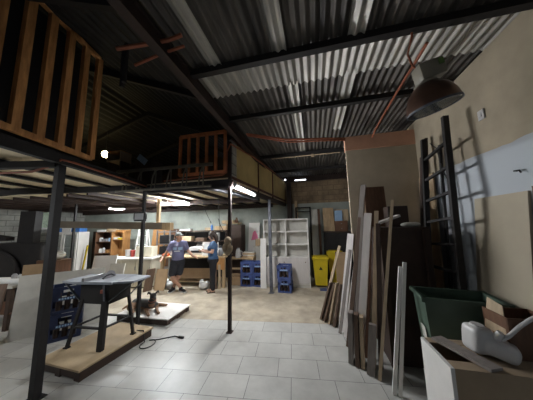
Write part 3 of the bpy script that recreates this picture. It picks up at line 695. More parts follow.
build('frame', MB().beam((-.24,0,.01),(-.24,.06,.40),.04,.02,(1,0,0)).beam((.24,0,.01),(.24,.06,.40),.04,.02,(1,0,0)).beam((-.24,.06,.40),(.24,.06,.40),.02,.04).beam((-.24,0,.02),(.24,0,.02),.02,.04), 'white_lam', t)
build('picture', MB().beam((0,.01,.02),(0,.066,.39),.46,.008,(1,0,0)), 'flood_glass', t)
single('paper_bag', MB().ball((0,0,.12),.12,(.9,.7,1.1)).tube([(-.05,0,.2),(-.03,0,.31),(.03,0,.31),(.05,0,.2)], .008, 6), 'grey_plastic', 'crumpled grey bag on the bench in front of the woman', 'bag', dpt(.86,.1,.913), smooth=True)
box_at('carton',-.75,.3,.914,.26,.2,.2,'grey_plastic','grey carton on the bench behind the shoulder of the man','carton')

# right of the woman
lean('sheet_panel', 'white_lam', (-3.30,6.9,.004), (-3.05,6.93,.004), 1.75, (0,.3,0), .03, 'white narrow door panel leaning behind the woman', 'panel')
lean('sheet_panel', 'pine', (-3.45,6.72,.004), (-3.34,6.74,.004), 1.7, (0,.3,0), .04, 'pale pine upright leaning behind the head of the woman', 'panel')
box_at('carton',1.35,.9,1.80,.5,.25,.1,'pine','pale box on the shelf ledge above the woman','carton')
t = thing('wall_shelf', 'pine ledge on the wall above the head of the woman', 'shelf', (-3.15,7.45,1.93))
build('board', MB().box((0,0,0),(.7,.28,.03)), 'pine', t); build('bracket', MB().box((-.25,.08,-.1),(.03,.1,.18)).box((.25,.08,-.1),(.03,.1,.18)), 'pine', t)
o = [x for x in bpy.data.objects if x.get('label','').startswith('pale box on the shelf ledge')][0]; o.location = (-3.30,7.45,1.947); o.rotation_euler.z = 0
single('vase', MB().lathe([(.05,0),(.08,.06),(.06,.14),(.03,.17),(.04,.2)], 14), 'brown_wood', 'little brown vase on the pine ledge above the woman', 'vase', (-2.95,7.42,1.947), smooth=True)
t = thing('wardrobe', 'narrow dark wood cabinet behind the lone rusty post', 'cabinet', (-2.78,7.08,0))
build('body', MB().box((0,.0,.93),(.46,.42,1.86)), 'dark_wood', t); dd = build('door', MB().box((0,-.22,.95),(.42,.02,1.7)), 'dark_wood', t); build('handle', MB().box((.17,-.24,1.0),(.015,.02,.12)), 'alu', dd)
t = thing('side_table', 'low pine table frame behind the four blue crates', 'table', (-2.45,6.58,0))
build('table_top', MB().box((0,0,.74),(.95,.34,.04)), 'pine', t)
for x in (-.43,.43):
    for y in (-.12,.12): build('leg', MB().box((x,y,.36),(.06,.06,.72)), 'pine', t)
build('shelf', MB().box((0,-.02,.2),(.84,.28,.03)), 'pine', t); build('stretcher', MB().box((0,-.14,.42),(.8,.03,.06)), 'pine', t)
single('carton', MB().box((0,0,.12),(.3,.26,.24), bev=.006).box((.0,-.132,.13),(.1,.004,.08)), 'cardboard', 'cardboard carton with a white label on the floor before the pine table', 'carton', (-2.44,6.18,.002))
t = thing('jug', 'white jug like appliance on the pine table beside the dark cabinet', 'appliance', (-2.55,6.54,.76))
build('body', MB().lathe([(.09,0),(.095,.05),(.08,.2),(.06,.26),(.055,.28)], 18), 'white_plastic', t, True); build('handle', MB().tube([(.07,0,.22),(.14,0,.2),(.14,0,.08),(.08,0,.05)], .012, 8), 'white_plastic', t, True); build('lid', MB().lathe([(.06,.28),(.03,.31),(.012,.33)], 16), 'grey_plastic', t, True)
gS = 'offcut boards piled on the pine table'
for k in range(6):
    single('offcut', MB().box((0,0,.016),(.42-.03*(k%3),.2,.03)), ('pine','tan_board','white_dirty')[k%3], ['pale offcut at the bottom of the table pile','tan offcut second in the table pile','white offcut third in the table pile','pale offcut fourth in the table pile','tan offcut fifth in the table pile','white offcut on top of the table pile'][k], 'board', (-2.18+.02*(k%2),6.58,.762+.0325*k), R(4*(k%3-1)), gS)
t = thing('sheet_panel', 'tall white panel with a pink sheet stuck on it', 'panel', (-2.2,7.05,0))
build('board', MB().beam((0,0,.0),(0,.3,1.92), .42, .03, (1,0,0)), 'white_lam', t)
build('pink_sheet', MB().prism([(-.12,0),(.14,.03),(.12,.18),(.02,.36),(-.06,.30)], 0, .006, Matrix.Translation((.02,.19,1.28)) @ Matrix.Rotation(R(81),4,'X')), 'pink', t)
box_at('carton',0,0,0,.2,.16,.24,'tan_board','tan box between the pink sheet panel and the shelf unit','carton')
o = [x for x in bpy.data.objects if x.get('label','').startswith('tan box between')][0]; o.location = (-1.93,6.92,1.115); o.rotation_euler.z = 0
single('pedestal', MB().box((0,0,.55),(.26,.24,1.1)).box((0,0,1.1),(.3,.28,.02)), 'white_dirty', 'whitish pedestal behind the blue crates under the tan box', 'pedestal', (-1.93,6.92,0))
lean('sheet_panel', 'white_lam', (-1.72,6.62,.004), (-1.57,6.63,.004), 1.75, (0,.2,0), .03, 'thin white panel edge beside the pink sheet panel', 'panel')
# white shelf unit
t = thing('shelf_unit', 'large white shelf unit with six open bays over doors', 'shelf', (-.855,6.08,0), R(3))
Wd, Ht, Dp = 1.36, 2.0, .34; T = .03
for s in (-1,1): build('side_panel', MB().box((s*(Wd/2-T/2),Dp/2,Ht/2),(T,Dp,Ht)), 'white_lam', t)
build('top', MB().box((0,Dp/2,Ht-T/2),(Wd-2*T,Dp,T)), 'white_lam', t)
for z in (1.61,1.23,.85,.10): build('shelf', MB().box((0,Dp/2,z),(Wd-2*T,Dp-.02,T)), 'white_lam', t)
build('divider', MB().box((.0,Dp/2,1.42),(T,Dp-.02,1.12)), 'white_lam', t)
build('back_panel', MB().box((0,Dp-.008,1.0),(Wd-2*T,.012,1.95)), 'white_dirty', t)
build('plinth', MB().box((0,.03,.045),(Wd-2*T,.02,.08)), 'white_dirty', t)
for s in (-1,1):
    d = build('door', MB().box((s*.325,.0,.475),(.645,.02,.74)), 'streak_board', t); build('knob', MB().ball((.56 if s > 0 else -.06,-.02,.72),.016), 'brown_wood', d)
for z in (1.25,.87): build('bay_upright', MB().box((-.25,Dp-.05,z+.165),(.02,.05,.31)).box((.0-.16,Dp-.06,z+.165),(.02,.06,.31)), 'white_dirty', t)
build('bay_upright', MB().box((-.25,Dp-.05,1.795),(.02,.05,.32)), 'white_dirty', t)
lean('sheet_panel', 'white_lam', (-1.60,5.90,.004), (-1.43,5.91,.004), 1.42, (-.0,.06,0), .03, 'white board leaning against the end of the white shelf unit', 'panel')

# yellow bins
def wheelie(name, loc, rz, label, m, wd, dp, ht, group=None, lid=True):
    t = thing(name, label, 'bin', loc, rz, group)
    b = MB(); k = .78; th = .015
    def ring(z, f, ins): return [(-wd/2*f+ins,-dp/2*f+ins,z),(wd/2*f-ins,-dp/2*f+ins,z),(wd/2*f-ins,dp/2*f-ins,z),(-wd/2*f+ins,dp/2*f-ins,z)]
    rs = [ring(.06,k,0), ring(ht,1,0), ring(ht,1,th), ring(.08,k,th)]
    V = [[b.bm.verts.new(p) for p in r_] for r_ in rs]
    for A, B in zip(V, V[1:]):
        for i in range(4): b.bm.faces.new((A[i],A[(i+1)%4],B[(i+1)%4],B[i]))
    b.bm.faces.new(V[0][::-1]); b.bm.faces.new(V[-1]); build('body', b, m, t)
    f = MB()
    for sx, sy, lx, ly in ((0,-1,wd+.05,.035),(0,1,wd+.05,.035),(-1,0,.035,dp+.05),(1,0,.035,dp+.05)): f.box((sx*wd/2,sy*dp/2,ht-.02),(lx,ly,.04))
    build('rim', f, m, t)
    if lid: build('lid', MB().prism([(-wd/2-.03,-dp/2-.04),(wd/2+.03,-dp/2-.04),(wd/2+.03,dp/2+.02),(-wd/2-.03,dp/2+.02)], ht, ht+.035).prism([(-wd/2+.02,-dp/2+.02),(wd/2-.02,-dp/2+.02),(wd/2-.02,dp/2-.02),(-wd/2+.02,dp/2-.02)], ht+.035, ht+.06), m, t)
    for s in (-1,1): build('wheel', MB().tube([(s*wd*.36,dp*.40,.075),(s*wd*.42,dp*.40,.075)], .075, 18), 'black_plastic', t, 30)
    build('handle', MB().tube([(-wd*.3,dp/2+.0,ht-.06),(-wd*.3,dp/2+.06,ht-.03),(wd*.3,dp/2+.06,ht-.03),(wd*.3,dp/2+.0,ht-.06)], .013, 8), m, t, True)
    return t
yb = wheelie('wheelie_bin', (.12,6.36,0), R(3), 'yellow bin standing right beside the white shelf unit', 'yellow_plastic', .42, .34, .82, 'yellow bins')
build('symbol', MB().prism([(-.05,0),(.05,0),(.0,.09)], 0, .004, Matrix.Translation((0,-.166,.50)) @ Matrix.Rotation(R(86),4,'X')), 'black_plastic', yb)
dup(yb, (.58,6.68,.0), R(-4), 'second yellow bin, taller looking, behind and beside the first', 'yellow bins').scale = (1,1,1.13)
single('dustpan', MB().box((0,0,.015),(.3,.16,.03)).beam((.1,0,.03),(.28,.05,.04),.03,.02), 'blue_plastic', 'blue dustpan on the floor before the yellow bin', 'dustpan', (.22,6.02,.001), R(4))
# furniture behind bins
t = thing('wardrobe', 'black low cabinet behind the yellow bins', 'cabinet', (.74,7.30,0))
build('body', MB().box((0,0,.78),(.86,.5,1.5)), 'black_steel', t); build('door', MB().box((-.215,-.26,.78),(.41,.02,1.4)), 'black_steel', t); build('door', MB().box((.215,-.26,.78),(.41,.02,1.4)), 'black_steel', t)
build('top', MB().box((0,0,1.55),(.9,.52,.03)), 'dark_wood', t)
lean('sheet_panel', 'white_dirty', (-.08,7.2,.004), (.13,7.2,.004), 2.34, (0,.2,0), .03, 'tall whitish board between shelf unit and black cabinet', 'panel')
lean('plank', 'brown_wood', (.14,7.0,.004), (.22,7.0,.004), 2.34, (0,.3,0), .04, 'narrow brown plank beside the tall whitish board', 'plank')
lean('sheet_panel', 'pine', (.32,7.2,1.57), (.68,7.2,1.57), .80, (0,.15,0), .03, 'light plywood sheet propped on the black cabinet', 'panel')
t = thing('drawer_chest', 'small reddish brown drawer chest on the black cabinet', 'drawers', (.88,7.18,1.57))
build('body', MB().box((0,0,.17),(.40,.3,.34)), 'brown_wood', t)
for z in (.09,.25):
    d = build('drawer', MB().box((0,-.16,z),(.37,.02,.14)), 'brown_wood', t); build('knob', MB().ball((0,-.18,z),.014), 'alu', d)
single('carton', MB().box((0,0,.19),(.42,.26,.38), bev=.006).box((-.2,-.132,.2),(.02,.004,.3)), 'tan_board', 'tan carton on top of the reddish drawer chest', 'carton', (.92,7.2,1.913))
single('carton', MB().box((0,0,.17),(.24,.05,.34), bev=.004).box((0,-.026,.2),(.1,.004,.1)), 'print_blue', 'pale blue box before the tan carton on the drawer chest', 'carton', (.80,7.03,1.913))
single('carton', MB().box((0,0,.5),(.34,.2,1.0), bev=.006).box((0,-.102,.7),(.2,.004,.2)), 'cardboard', 'tall brown carton behind the leaning boards and yellow bins', 'carton', (.72,6.2,.002), R(-6))
single('shutter_rack', MB().box((0,0,0),(.55,.06,.04)).box((0,0,-.14),(.55,.06,.03)).box((.25,0,-1.20),(.05,.06,2.43)).box((-.25,0,-1.20),(.05,.06,2.43)), 'black_steel', 'dark metal rack frame above the white shelf unit', 'rack', (-.36,7.3,2.42))

# ------------------------------------------------------------------ leaning boards along the side
def plank(label, b, top, w, th, m, ang=25, name='plank', group='boards leaning along the dark rack'):
    b, tp = Vector((*b, .006)), Vector(top); a = R(ang)
    mb = MB(); mb.beam((0,0,0), tuple(tp-b), w, th, (math.cos(a), -math.sin(a), 0))
    return single(name, mb, m, label, 'board', tuple(b), 0, group)
plank('thin pale strip, the first board of the row near the yellow bins', (.16,5.0), (.56,5.05,1.30), .06,.03,'tan_board')
plank('short dark board, first of the four low ones at the tile edge', (.06,4.23), (.27,4.30,.66), .03,.20,'brown_board',20)
plank('short dark board, second of the four low ones', (.12,4.17), (.34,4.24,.66), .03,.20,'brown_board',20)
plank('short pale edged board, third of the four low ones', (.20,4.08), (.37,4.15,.70), .03,.20,'tan_board',20)
plank('short brown board, last of the four low ones', (.28,4.0), (.42,4.07,.69), .035,.2,'brown_board',20)
plank('wide white faced board, tall, behind the low dark ones', (.37,3.83), (.65,3.98,1.62), .11,.03,'edge_board')
plank('narrow grey board between the wide white one and the tallest strip', (.33,3.75), (.60,3.86,1.35), .045,.03,'grey_board')
plank('white faced board with a slanted top, shorter than its neighbours', (.42,3.64), (.68,3.74,1.23), .075,.03,'edge_board')
plank('tallest grey brown strip, reaching up in front of the brown sheet', (.43,3.48), (.85,3.62,2.45), .075,.04,'grey_board')
plank('dark brown board right behind the tallest strip', (.40,3.38), (.73,3.5,1.9), .06,.03,'brown_board')
plank('grey board beside the long white edged one', (.46,3.24), (.74,3.34,1.92), .045,.04,'grey_board')
plank('white edged long board, the broadest white strip of the row', (.50,3.10), (.78,3.2,1.95), .095,.035,'edge_board')
plank('brown wide board in shade beside the white edged long board', (.60,3.17), (.82,3.27,1.93), .06,.03,'brown_wood')
plank('tall cream edged board next to the dark rack opening', (.63,2.96), (.85,3.04,1.97), .05,.035,'tan_board')
plank('tall dark board behind the cream edged one', (.72,2.98), (.84,2.98,1.8), .05,.05,'dark_wood')
plank('stubby grey plank of the low trio, first', (.39,3.06), (.43,3.12,.60), .06,.16,'grey_board',14)
plank('stubby brown plank of the low trio, middle', (.46,3.01), (.49,3.07,.60), .05,.16,'brown_board',14)
plank('stubby grey brown plank of the low trio, last', (.52,2.99), (.55,3.05,.58), .045,.16,'tan_board',14)
plank('stubby grey plank standing alone below the thin tall strip', (.575,2.86), (.655,2.93,.54), .085,.1,'grey_board',14)
plank('thin bent brown strip leaning higher than the dark rack', (.645,2.77), (1.02,2.92,2.10), .035,.02,'tan_board')
plank('clean white strip leaning on the green bin, shorter one', (.735,2.60), (.925,2.62,1.31), .036,.03,'white_lam',10)
plank('clean white strip leaning on the green bin, taller one', (.785,2.58), (.965,2.60,1.36), .034,.03,'white_lam',10)
t = thing('rack', 'dark timber storage rack behind the leaning boards', 'rack', (1.15, 3.38, 0))
build('body', MB().box((.0,.06,.86),(.56,.72,1.70)), 'dark_wood', t); build('top_board', MB().box((0,.05,1.725),(.62,.78,.03)), 'dark_wood', t)
for x in (-.26,.26): build('upright', MB().box((x,-.34,.86),(.06,.06,1.70)), 'dark_wood', t)
lean('sheet_panel', 'brown_wood', (.88,3.72,1.745), (1.20,3.72,1.745), .68, (.0,.06,0), .03, 'dark red brown sheet standing on the rack behind the tallest strip', 'panel')
single('white_batten', MB().beam((0,0,0),(.30,.1,.10),.09,.03), 'edge_board', 'pale batten lying across the rack top', 'board', (.86,3.08,1.80))
single('storage_box', MB().box((0,0,.16),(.28,.26,.32), bev=.01).box((0,-.132,.2),(.12,.006,.04)), 'dark_wood', 'black box on the rack top beside the partition', 'box', (1.28,3.62,1.742))
single('rag', MB().ball((0,0,.03),.09,(1.3,.8,.4)).ball((.08,.02,.03),.06,(1,1,.6)), 'white_dirty', 'pale rag lying on the rack top', 'rag', (1.30,3.2,1.742), smooth=True)
# wheelie bin
wb = wheelie('wheelie_bin', (1.31,2.44,0), R(-8), 'big green bin without a lid beside the two white strips', 'green_plastic', .60, .36, 1.09, None, lid=False)
build('stripe', MB().box((-.29,-.03,.72),(.004,.12,.12), Matrix.Rotation(R(-4),4,'Y')), 'white_dirty', wb)

# low cabinet shell lying open, with loads
t = thing('cabinet_shell', 'open topped white sided cabinet carcass in front of the green bin', 'cabinet', (.865,1.76,0))
Wc, Dc, Hc = .95, .40, .80
build('side_panel', MB().box((.012,Dc/2,Hc/2),(.024,Dc,Hc)), 'white_lam', t); build('side_panel', MB().box((Wc-.012,Dc/2,Hc/2),(.024,Dc,Hc)), 'mdf', t)
build('front_panel', MB().box((Wc/2,.012,Hc/2),(Wc-.05,.024,Hc)), 'mdf', t); build('back_panel', MB().box((Wc/2,Dc-.012,Hc/2),(Wc-.05,.024,Hc)), 'mdf', t)
build('base_panel', MB().box((Wc/2,Dc/2,.02),(Wc-.05,Dc-.05,.03)), 'mdf', t)
build('top_rail', MB().box((Wc/2,.06,Hc-.011),(Wc-.05,.07,.02)), 'mdf', t); build('top_rail', MB().box((Wc/2,Dc-.05,Hc-.011),(Wc-.05,.05,.02)), 'mdf', t)
build('top_board', MB().box((.58,Dc/2,Hc-.011),(.70,Dc-.17,.02)), 'mdf', t)
single('plank', MB().beam((0,0,0),(.16,-.37,.0),.10,.018), 'grey_board', 'short grey plank laid across the open cabinet carcass', 'board', (.975,2.14,.815))
t = thing('plastic_housing', 'rounded white plastic housing resting on the cabinet carcass', 'housing', (1.235,1.98,.806), R(-25))
hb = MB().box((-.05,0,.095),(.15,.15,.19), Matrix.Rotation(R(35),4,'Z') @ Matrix.Rotation(R(6),4,'Y'), bev=.035).box((.06,-.01,.06),(.19,.16,.12), Matrix.Rotation(R(14),4,'Y'), bev=.04)

remesh(hb, 'shell', 'white_plastic', .008, t, 8)
build('spout', MB().tube([(-.045,0,.18),(-.043,0,.20)], [.045,.04], 16).tube([(.04,-.02,.12),(.075,-.03,.18)], [.025,.023], 12), 'white_plastic', t, True)
single('hose', MB().tube([(1.29,1.93,.93),(1.335,1.92,.97),(1.40,1.91,1.045),(1.46,1.90,1.10),(1.53,1.89,1.145),(1.62,1.89,1.17),(1.74,1.9,1.18)], .013, 12), 'white_plastic', 'pale flexible hose rising from the white plastic housing', 'hose', smooth=True)
t = thing('carton', 'open brown carton with a raised pale flap behind the hose', 'carton', (1.50,2.05,.804))
build('wall', MB().box((0,-.11,.14),(.30,.008,.28)).box((0,.11,.14),(.30,.008,.28)).box((-.148,0,.14),(.008,.21,.28)).box((.148,0,.14),(.008,.21,.28)), 'brown_wood', t)
build('base', MB().box((0,0,.006),(.29,.21,.01)), 'brown_wood', t)
build('flap', MB().prism([(0,0),(.20,0),(.16,.22),(.02,.24)], 0, .006, Matrix.Translation((-.155,.10,.13)) @ Matrix.Rotation(R(-90),4,'Z') @ Matrix.Rotation(R(82),4,'X')), 'tan_board', t)

# ------------------------------------------------------------------ side wall things
t = thing('step_ladder', 'tall dark folding ladder leaning against the painted wall', 'ladder', (1.5,2.95,0))
def lad(y0, y1, xo, m):
    for (a, b) in (((xo,y0,0),(xo+.17,y0+.12,3.10)), ((xo,y1,0),(xo+.17,y1-.06,3.02))):
        build('rail', MB().beam(a, b, .05, .06, (0,1,0)), m, t)
    for k in range(1,10):
        f = k/10; build('rung', MB().beam((xo+.17*f,y0+.12*f,3.08*f),(xo+.17*f,y1-.06*f,3.0*f),.04,.03,(1,0,0)), m, t)
lad(-.28,.42,-.02,'black_steel')
for y in (-.05,.12): build('rear_rail', MB().beam((.08,y,0),(.24,y+.05,2.85),.03,.03,(0,1,0)), 'black_steel', t)
lean('plank', 'dark_wood', (1.48,3.46,.004), (1.48,3.52,.004), 3.1, (.27,0,0), .04, 'dark bar leaning on the wall in the corner, beyond the ladder', 'bar')
lean('plank', 'dark_wood', (1.48,3.63,.004), (1.48,3.68,.004), 2.85, (.27,0,0), .04, 'shorter dark bar beside the corner, next to the partition', 'bar')
lean('sheet_panel', 'plywood', (1.74,3.50,.004), (1.74,3.92,.004), 2.55, (.07,0,0), .02, 'pale plywood sheet in the corner behind the ladder', 'panel')
lean('sheet_panel', 'beige_board', (1.71,2.20,.885), (1.71,2.80,.885), 1.17, (.12,0,0), .02, 'large beige board leaning on the painted wall near the brown one', 'panel')
lean('sheet_panel', 'brown_wood', (1.765,1.78,.806), (1.765,2.15,.806), 1.28, (.055,0,0), .025, 'dark brown board beside the large beige one', 'panel')
single('storage_box', MB().box((0,0,.44),(.14,.62,.88), bev=.008).box((-.072,0,.5),(.004,.5,.03)), 'dark_wood', 'black low cupboard along the painted wall under the leaning beige board', 'cupboard', (1.775,2.52,0.002))
t = thing('light_switch', 'white wall switch plate on the tan painted wall', 'switch', (1.845,2.54,2.95))
build('plate', MB().box((-.006,0,0),(.012,.08,.11), bev=.004), 'white_plastic', t); build('rocker', MB().box((-.014,0,0),(.008,.03,.045)), 'white_plastic', t)
single('wall_hook', MB().tube([(0,0,0),(-.03,-.01,0),(-.035,-.06,-.005),(-.03,-.07,-.03)], .007, 8), 'black_steel', 'small black hook on the white paint above the beige board', 'hook', (1.848,2.28,2.25), smooth=True)
single('cable', MB().tube([(1.83,3.5,3.02),(1.8,3.3,2.86),(1.72,3.12,2.6),(1.66,2.98,2.45),(1.66,2.9,2.3)], .008, 8), 'black_plastic', 'thin black cable drooping from the wall to the ladder', 'cable', smooth=True)

# hanging cords and bundle on the lone post
t = thing('rope_bundle', 'tan glove and rope bundle tied on the lone rusty post', 'bundle', (-1.50,3.38,1.45))
remesh(MB().ball((0,-.03,.10),.06,(1.1,.8,1.3)).ball((-.05,-.04,-.02),.05,(1,.8,1.6)).ball((.05,-.04,-.03),.05,(1,.8,1.8)).ball((0,-.04,-.1),.045,(1.4,.8,1.2)), 'glove', 'rope_tan', .008, t, 4)
build('rope_loop', MB().tube([(-.02,-.03,.2),(-.10,-.03,.3),(-.16,-.02,.4),(-.20,0,.5)], .008, 8).tube([(.03,-.03,.12),(.08,-.05,.05),(.09,-.04,-.08),(.05,-.05,-.16)], .008, 8), 'black_plastic', t, True)
build('band', MB().box((0,0,.05),(.075,.075,.02)), 'rope_tan', t)
single('hanging_cord', MB().tube([(0,0,1.05),(.01,0,1.7),(-.03,0,2.2),(-.06,0,2.56)], .007, 8), 'black_plastic', 'thin cord hanging straight down beside the woman', 'cord', (-2.42,4.9,0), smooth=True)
single('hanging_cord', MB().tube([(0,0,1.95),(-.12,.02,2.15),(-.22,.03,2.35),(-.26,.03,2.56)], .007, 8).tube([(0,0,1.95),(.02,0,1.9)], .012, 8), 'black_plastic', 'cord hanging in a slanted curve above the workbench', 'cord', (-2.75,5.0,0), smooth=True)

# ------------------------------------------------------------------ people
def person(name, label, loc, ang):
    """local frame: u = across as the camera sees it, v = away from the camera, z up"""
    return thing(name, label, 'person', loc, ang)
def hand(mb, wrist, d, n, s=1., curl=.35, mirror=1):
    """palm and five bent fingers; d points along the hand, n out of the back of the hand"""
    w, d, n = Vector(wrist), Vector(d).normalized(), Vector(n); n = (n-d*n.dot(d)).normalized(); sdv = d.cross(n)*mirror
    mb.cap(w, w+d*.03*s, .025*s, .027*s, 8)
    for k in (-1.2,-.4,.4,1.2): mb.cap(w+d*.02*s+sdv*(.010*k*s), w+d*.085*s+sdv*(.019*k*s), .016*s, .0135*s, 8)
    for k, ln in ((-1.2,.062),(-.4,.078),(.4,.083),(1.2,.072)):
        p0 = w+d*.085*s+sdv*(.020*k*s); d1 = (d-n*curl*.6).normalized(); d2 = (d-n*curl*1.6).normalized()
        p1 = p0+d1*(ln*.45*s); p2 = p1+d2*(ln*.55*s)
        mb.cap(p0, p1, .0105*s, .0095*s, 8); mb.cap(p1, p2, .0095*s, .008*s, 8)
    q0 = w+d*.02*s+sdv*(.022*s); q1 = q0+(d*.55+sdv*.8-n*.2).normalized()*(.045*s); q2 = q1+(d*.9+sdv*.25-n*.3).normalized()*(.034*s)
    mb.chain([q0,q1,q2], [.014*s,.0115*s,.009*s], 8)
def head(mb, c, f, s=1.):
    """skull, jaw, nose, ears, brow; f is the way it faces"""
    c, f = Vector(c), Vector(f).normalized(); sd_ = f.cross(Vector((0,0,1))).normalized(); up = sd_.cross(f)
    rot = Matrix((sd_, f, up)).transposed().to_4x4()
    P = lambda x, y, z: tuple(c+sd_*x*s+f*y*s+up*z*s)
    mb.ball(P(0,-.012,.03), .088*s, (.88,1.08,.98), rot); mb.ball(P(0,.028,-.03), .066*s, (.93,.98,1.15), rot); mb.ball(P(0,.045,-.085), .036*s, (1.1,.9,.8), rot)
    mb.cap(P(0,.088,.012), P(0,.112,-.022), .009*s, .014*s, 8); mb.ball(P(0,.082,-.055), .02*s, (1.3,.6,.6), rot)
    for k in (-1,1):
        mb.ball(P(k*.08,-.01,-.01), .028*s, (.35,.7,1.1), rot); mb.ball(P(k*.035,.07,.028), .018*s, (1.3,.6,.45), rot)
    return P, rot
def face(P, rot, t, s=1.):
    for k in (-1,1):
        e = build('eye', MB().ball(P(k*.031,.083,.008), .0095*s, (1.3,.6,.8), rot, 10), 'eye_white', t, True); build('iris', MB().ball(P(k*.031,.0895,.008), .0048*s, (1,.5,1), rot, 8), 'hair', e, True)
    build('mouth', MB().ball(P(0,.096,-.055), .016*s, (1.5,.45,.35), rot, 10), 'lips', t, True)

# man: leans on the bench, ankles crossed, head turned towards the woman
mp = (-3.93, 5.27, 0); ma = math.atan2(-mp[0], mp[1])   # u axis runs across the line of sight
man = person('person', 'man in grey cap, bluish printed T-shirt and dark shorts leaning on the bench', mp, ma)
b = MB()
P, rot = head(b, (.01,.02,1.54), (.62,-.75,-.05), 1.04)
b.chain([(.0,.04,1.36),(.005,.03,1.46)], [.062,.056])
b.ball((0,.05,1.20), .16, (1.02,.72,1.28)); b.ball((0,.06,.98), .155, (.98,.78,1.1)); b.cap((-.135,.05,1.345),(.135,.05,1.345), .066, .066)
hipz = .86
b.ball((0,.07,hipz), .155, (1.08,.85,.75))
b.chain([(-.09,.06,hipz-.03),(-.14,-.02,.455),(.10,-.10,.095)], [.092,.060,.040]); b.cap((-.13,.0,.36),(-.06,-.03,.27),.056,.056)
b.chain([(.09,.06,hipz-.03),(.05,.03,.46),(-.10,.05,.085)], [.092,.060,.040]); b.cap((.035,.045,.37),(-.02,.06,.27),.056,.054)
for (x,y), dx in (((.10,-.10),.10),((-.10,.05),-.09)): b.cap((x,y,.05),(x+dx,y-.14,.035),.042,.03)
b.chain([(-.18,.05,1.335),(-.30,.09,1.10),(-.39,.06,.955)], [.058,.045,.031]); hand(b, (-.392,.05,.95), (-.25,-.55,-.25), (0,.2,1), 1.05, .25, 1)
b.chain([(.18,.05,1.335),(.275,.03,1.10),(.40,-.10,.965)], [.058,.045,.031]); hand(b, (.405,-.105,.96), (.75,-.35,-.28), (.1,-.4,.9), 1.05, .45, -1)
remesh(b, 'body', 'skin', .009, man, 3); face(P, rot, man, 1.04)
h = MB(); c0_, f_ = Vector((.01,.02,1.54)), Vector((.62,-.75,-.05)).normalized()
h.ball(P(0,-.018,.05), .099, (.94,1.08,.86), rot)
for k in range(1): h.ball(P(0,.10,.052), .06, (1.15,1.0,.14), rot)
remesh(h, 'cap', 'cap_grey', .008, man, 3)
build('hair', MB().ball(P(0,-.055,.0), .08*.98, (1.0,.75,.85), rot), 'hair', man, True)
s = MB(); s.ball((0,.05,1.20), .175, (1.04,.77,1.26)); s.ball((0,.06,.99), .172, (1.01,.84,1.14)); s.cap((-.14,.05,1.345),(.14,.05,1.345),.077,.077); s.ball((0,.06,.885),.168,(1.06,.87,.5))
s.chain([(-.18,.05,1.335),(-.25,.072,1.175)], [.072,.066]); s.chain([(.18,.05,1.335),(.236,.038,1.175)], [.072,.066])
sh = remesh(s, 't_shirt', 'tshirt', .010, man, 3)
pm = MB()
def surf_patch(px, pz, wd, ht, y0, m, nm, parent):
    q = MB(); n = 8
    g = [[None]*(n+1) for _ in range(n+1)]
    me = parent.data; from mathutils.bvhtree import BVHTree
    tree = BVHTree.FromPolygons([v.co for v in me.vertices], [p.vertices for p in me.polygons])
    for i in range(n+1):
        for j in range(n+1):
            x, z = px+wd*(i/n-.5), pz+ht*(j/n-.5)
            hit = tree.ray_cast(Vector((x, y0, z)), Vector((0, 1, 0)))
            g[i][j] = q.bm.verts.new((hit[0] if hit[0] else Vector((x, 0, z)))+Vector((0,-.004,0)))
    for i in range(n):
        for j in range(n): q.bm.faces.new((g[i][j],g[i+1][j],g[i+1][j+1],g[i][j+1]))
    build(nm, q, m, parent, True)
surf_patch(-.09,1.20,.09,.075,-1,'print_blue','print',sh); surf_patch(.055,1.195,.12,.08,-1,'print_blue','print',sh); surf_patch(-.03,1.125,.16,.03,-1,'print_white','print',sh)
p = MB(); p.ball((0,.07,.85),.172,(1.1,.88,.8)); p.chain([(-.095,.06,.80),(-.14,-.01,.50)],[.112,.098]); p.chain([(.095,.06,.80),(.055,.035,.50)],[.112,.098])
remesh(p, 'shorts', 'denim', .010, man, 3)
for (x,y), dx in (((.10,-.10),.10),((-.10,.05),-.09)):
    o = MB(); o.cap((x,y+.02,.055),(x+dx,y-.15,.042),.05,.036); o.cap((x,y+.0,.09),(x,y,.06),.05,.052); sho = remesh(o, 'shoe', 'black_cloth', .008, man, 2)
    build('sole', MB().beam((x-dx*.25,y+.06,.012),(x+dx*1.25,y-.20,.012),.085,.022,(1,0,0)), 'sole', sho)

# woman: side on, hands at the bench
wp = (-2.88, 5.36, 0); wa = math.atan2(-wp[0], wp[1])
wom = person('person', 'woman in blue short sleeved top and black trousers standing at the bench end', wp, wa)
b = MB(); fd = (-.9,.35,-.22)
P, rot = head(b, (-.02,.0,1.545), fd, .96)
b.chain([(.03,.0,1.36),(.0,.0,1.47)], [.056,.050])
b.ball((.03,.0,1.22), .145, (.82,1.0,1.25)); b.ball((.015,.0,1.02), .125, (.9,1.05,1.1)); b.cap((.03,-.13,1.335),(.03,.13,1.335),.06,.06); b.ball((-.05,0,1.2),.085,(.9,1.4,.9))
b.ball((.03,0,.88), .15, (.95,1.08,.8))
b.chain([(.03,-.08,.84),(.02,-.07,.47),(.03,-.06,.085)], [.098,.060,.040]); b.chain([(.03,.08,.84),(.01,.08,.47),(.0,.09,.085)], [.098,.060,.040])
for x, y in ((.03,-.06),(.0,.09)): b.cap((x+.02,y,.045),(x-.12,y-.01,.03),.038,.028)
b.chain([(.03,-.175,1.325),(.00,-.20,1.10),(-.215,-.15,1.125)], [.050,.040,.029]); hand(b, (-.22,-.148,1.13), (-.8,.25,.3), (0,-.6,.6), .95, .6, 1)
b.chain([(.03,.175,1.325),(-.03,.20,1.10),(-.24,.12,1.14)], [.050,.040,.029]); hand(b, (-.245,.118,1.145), (-.8,-.2,.2), (0,.6,.6), .95, .6, -1)
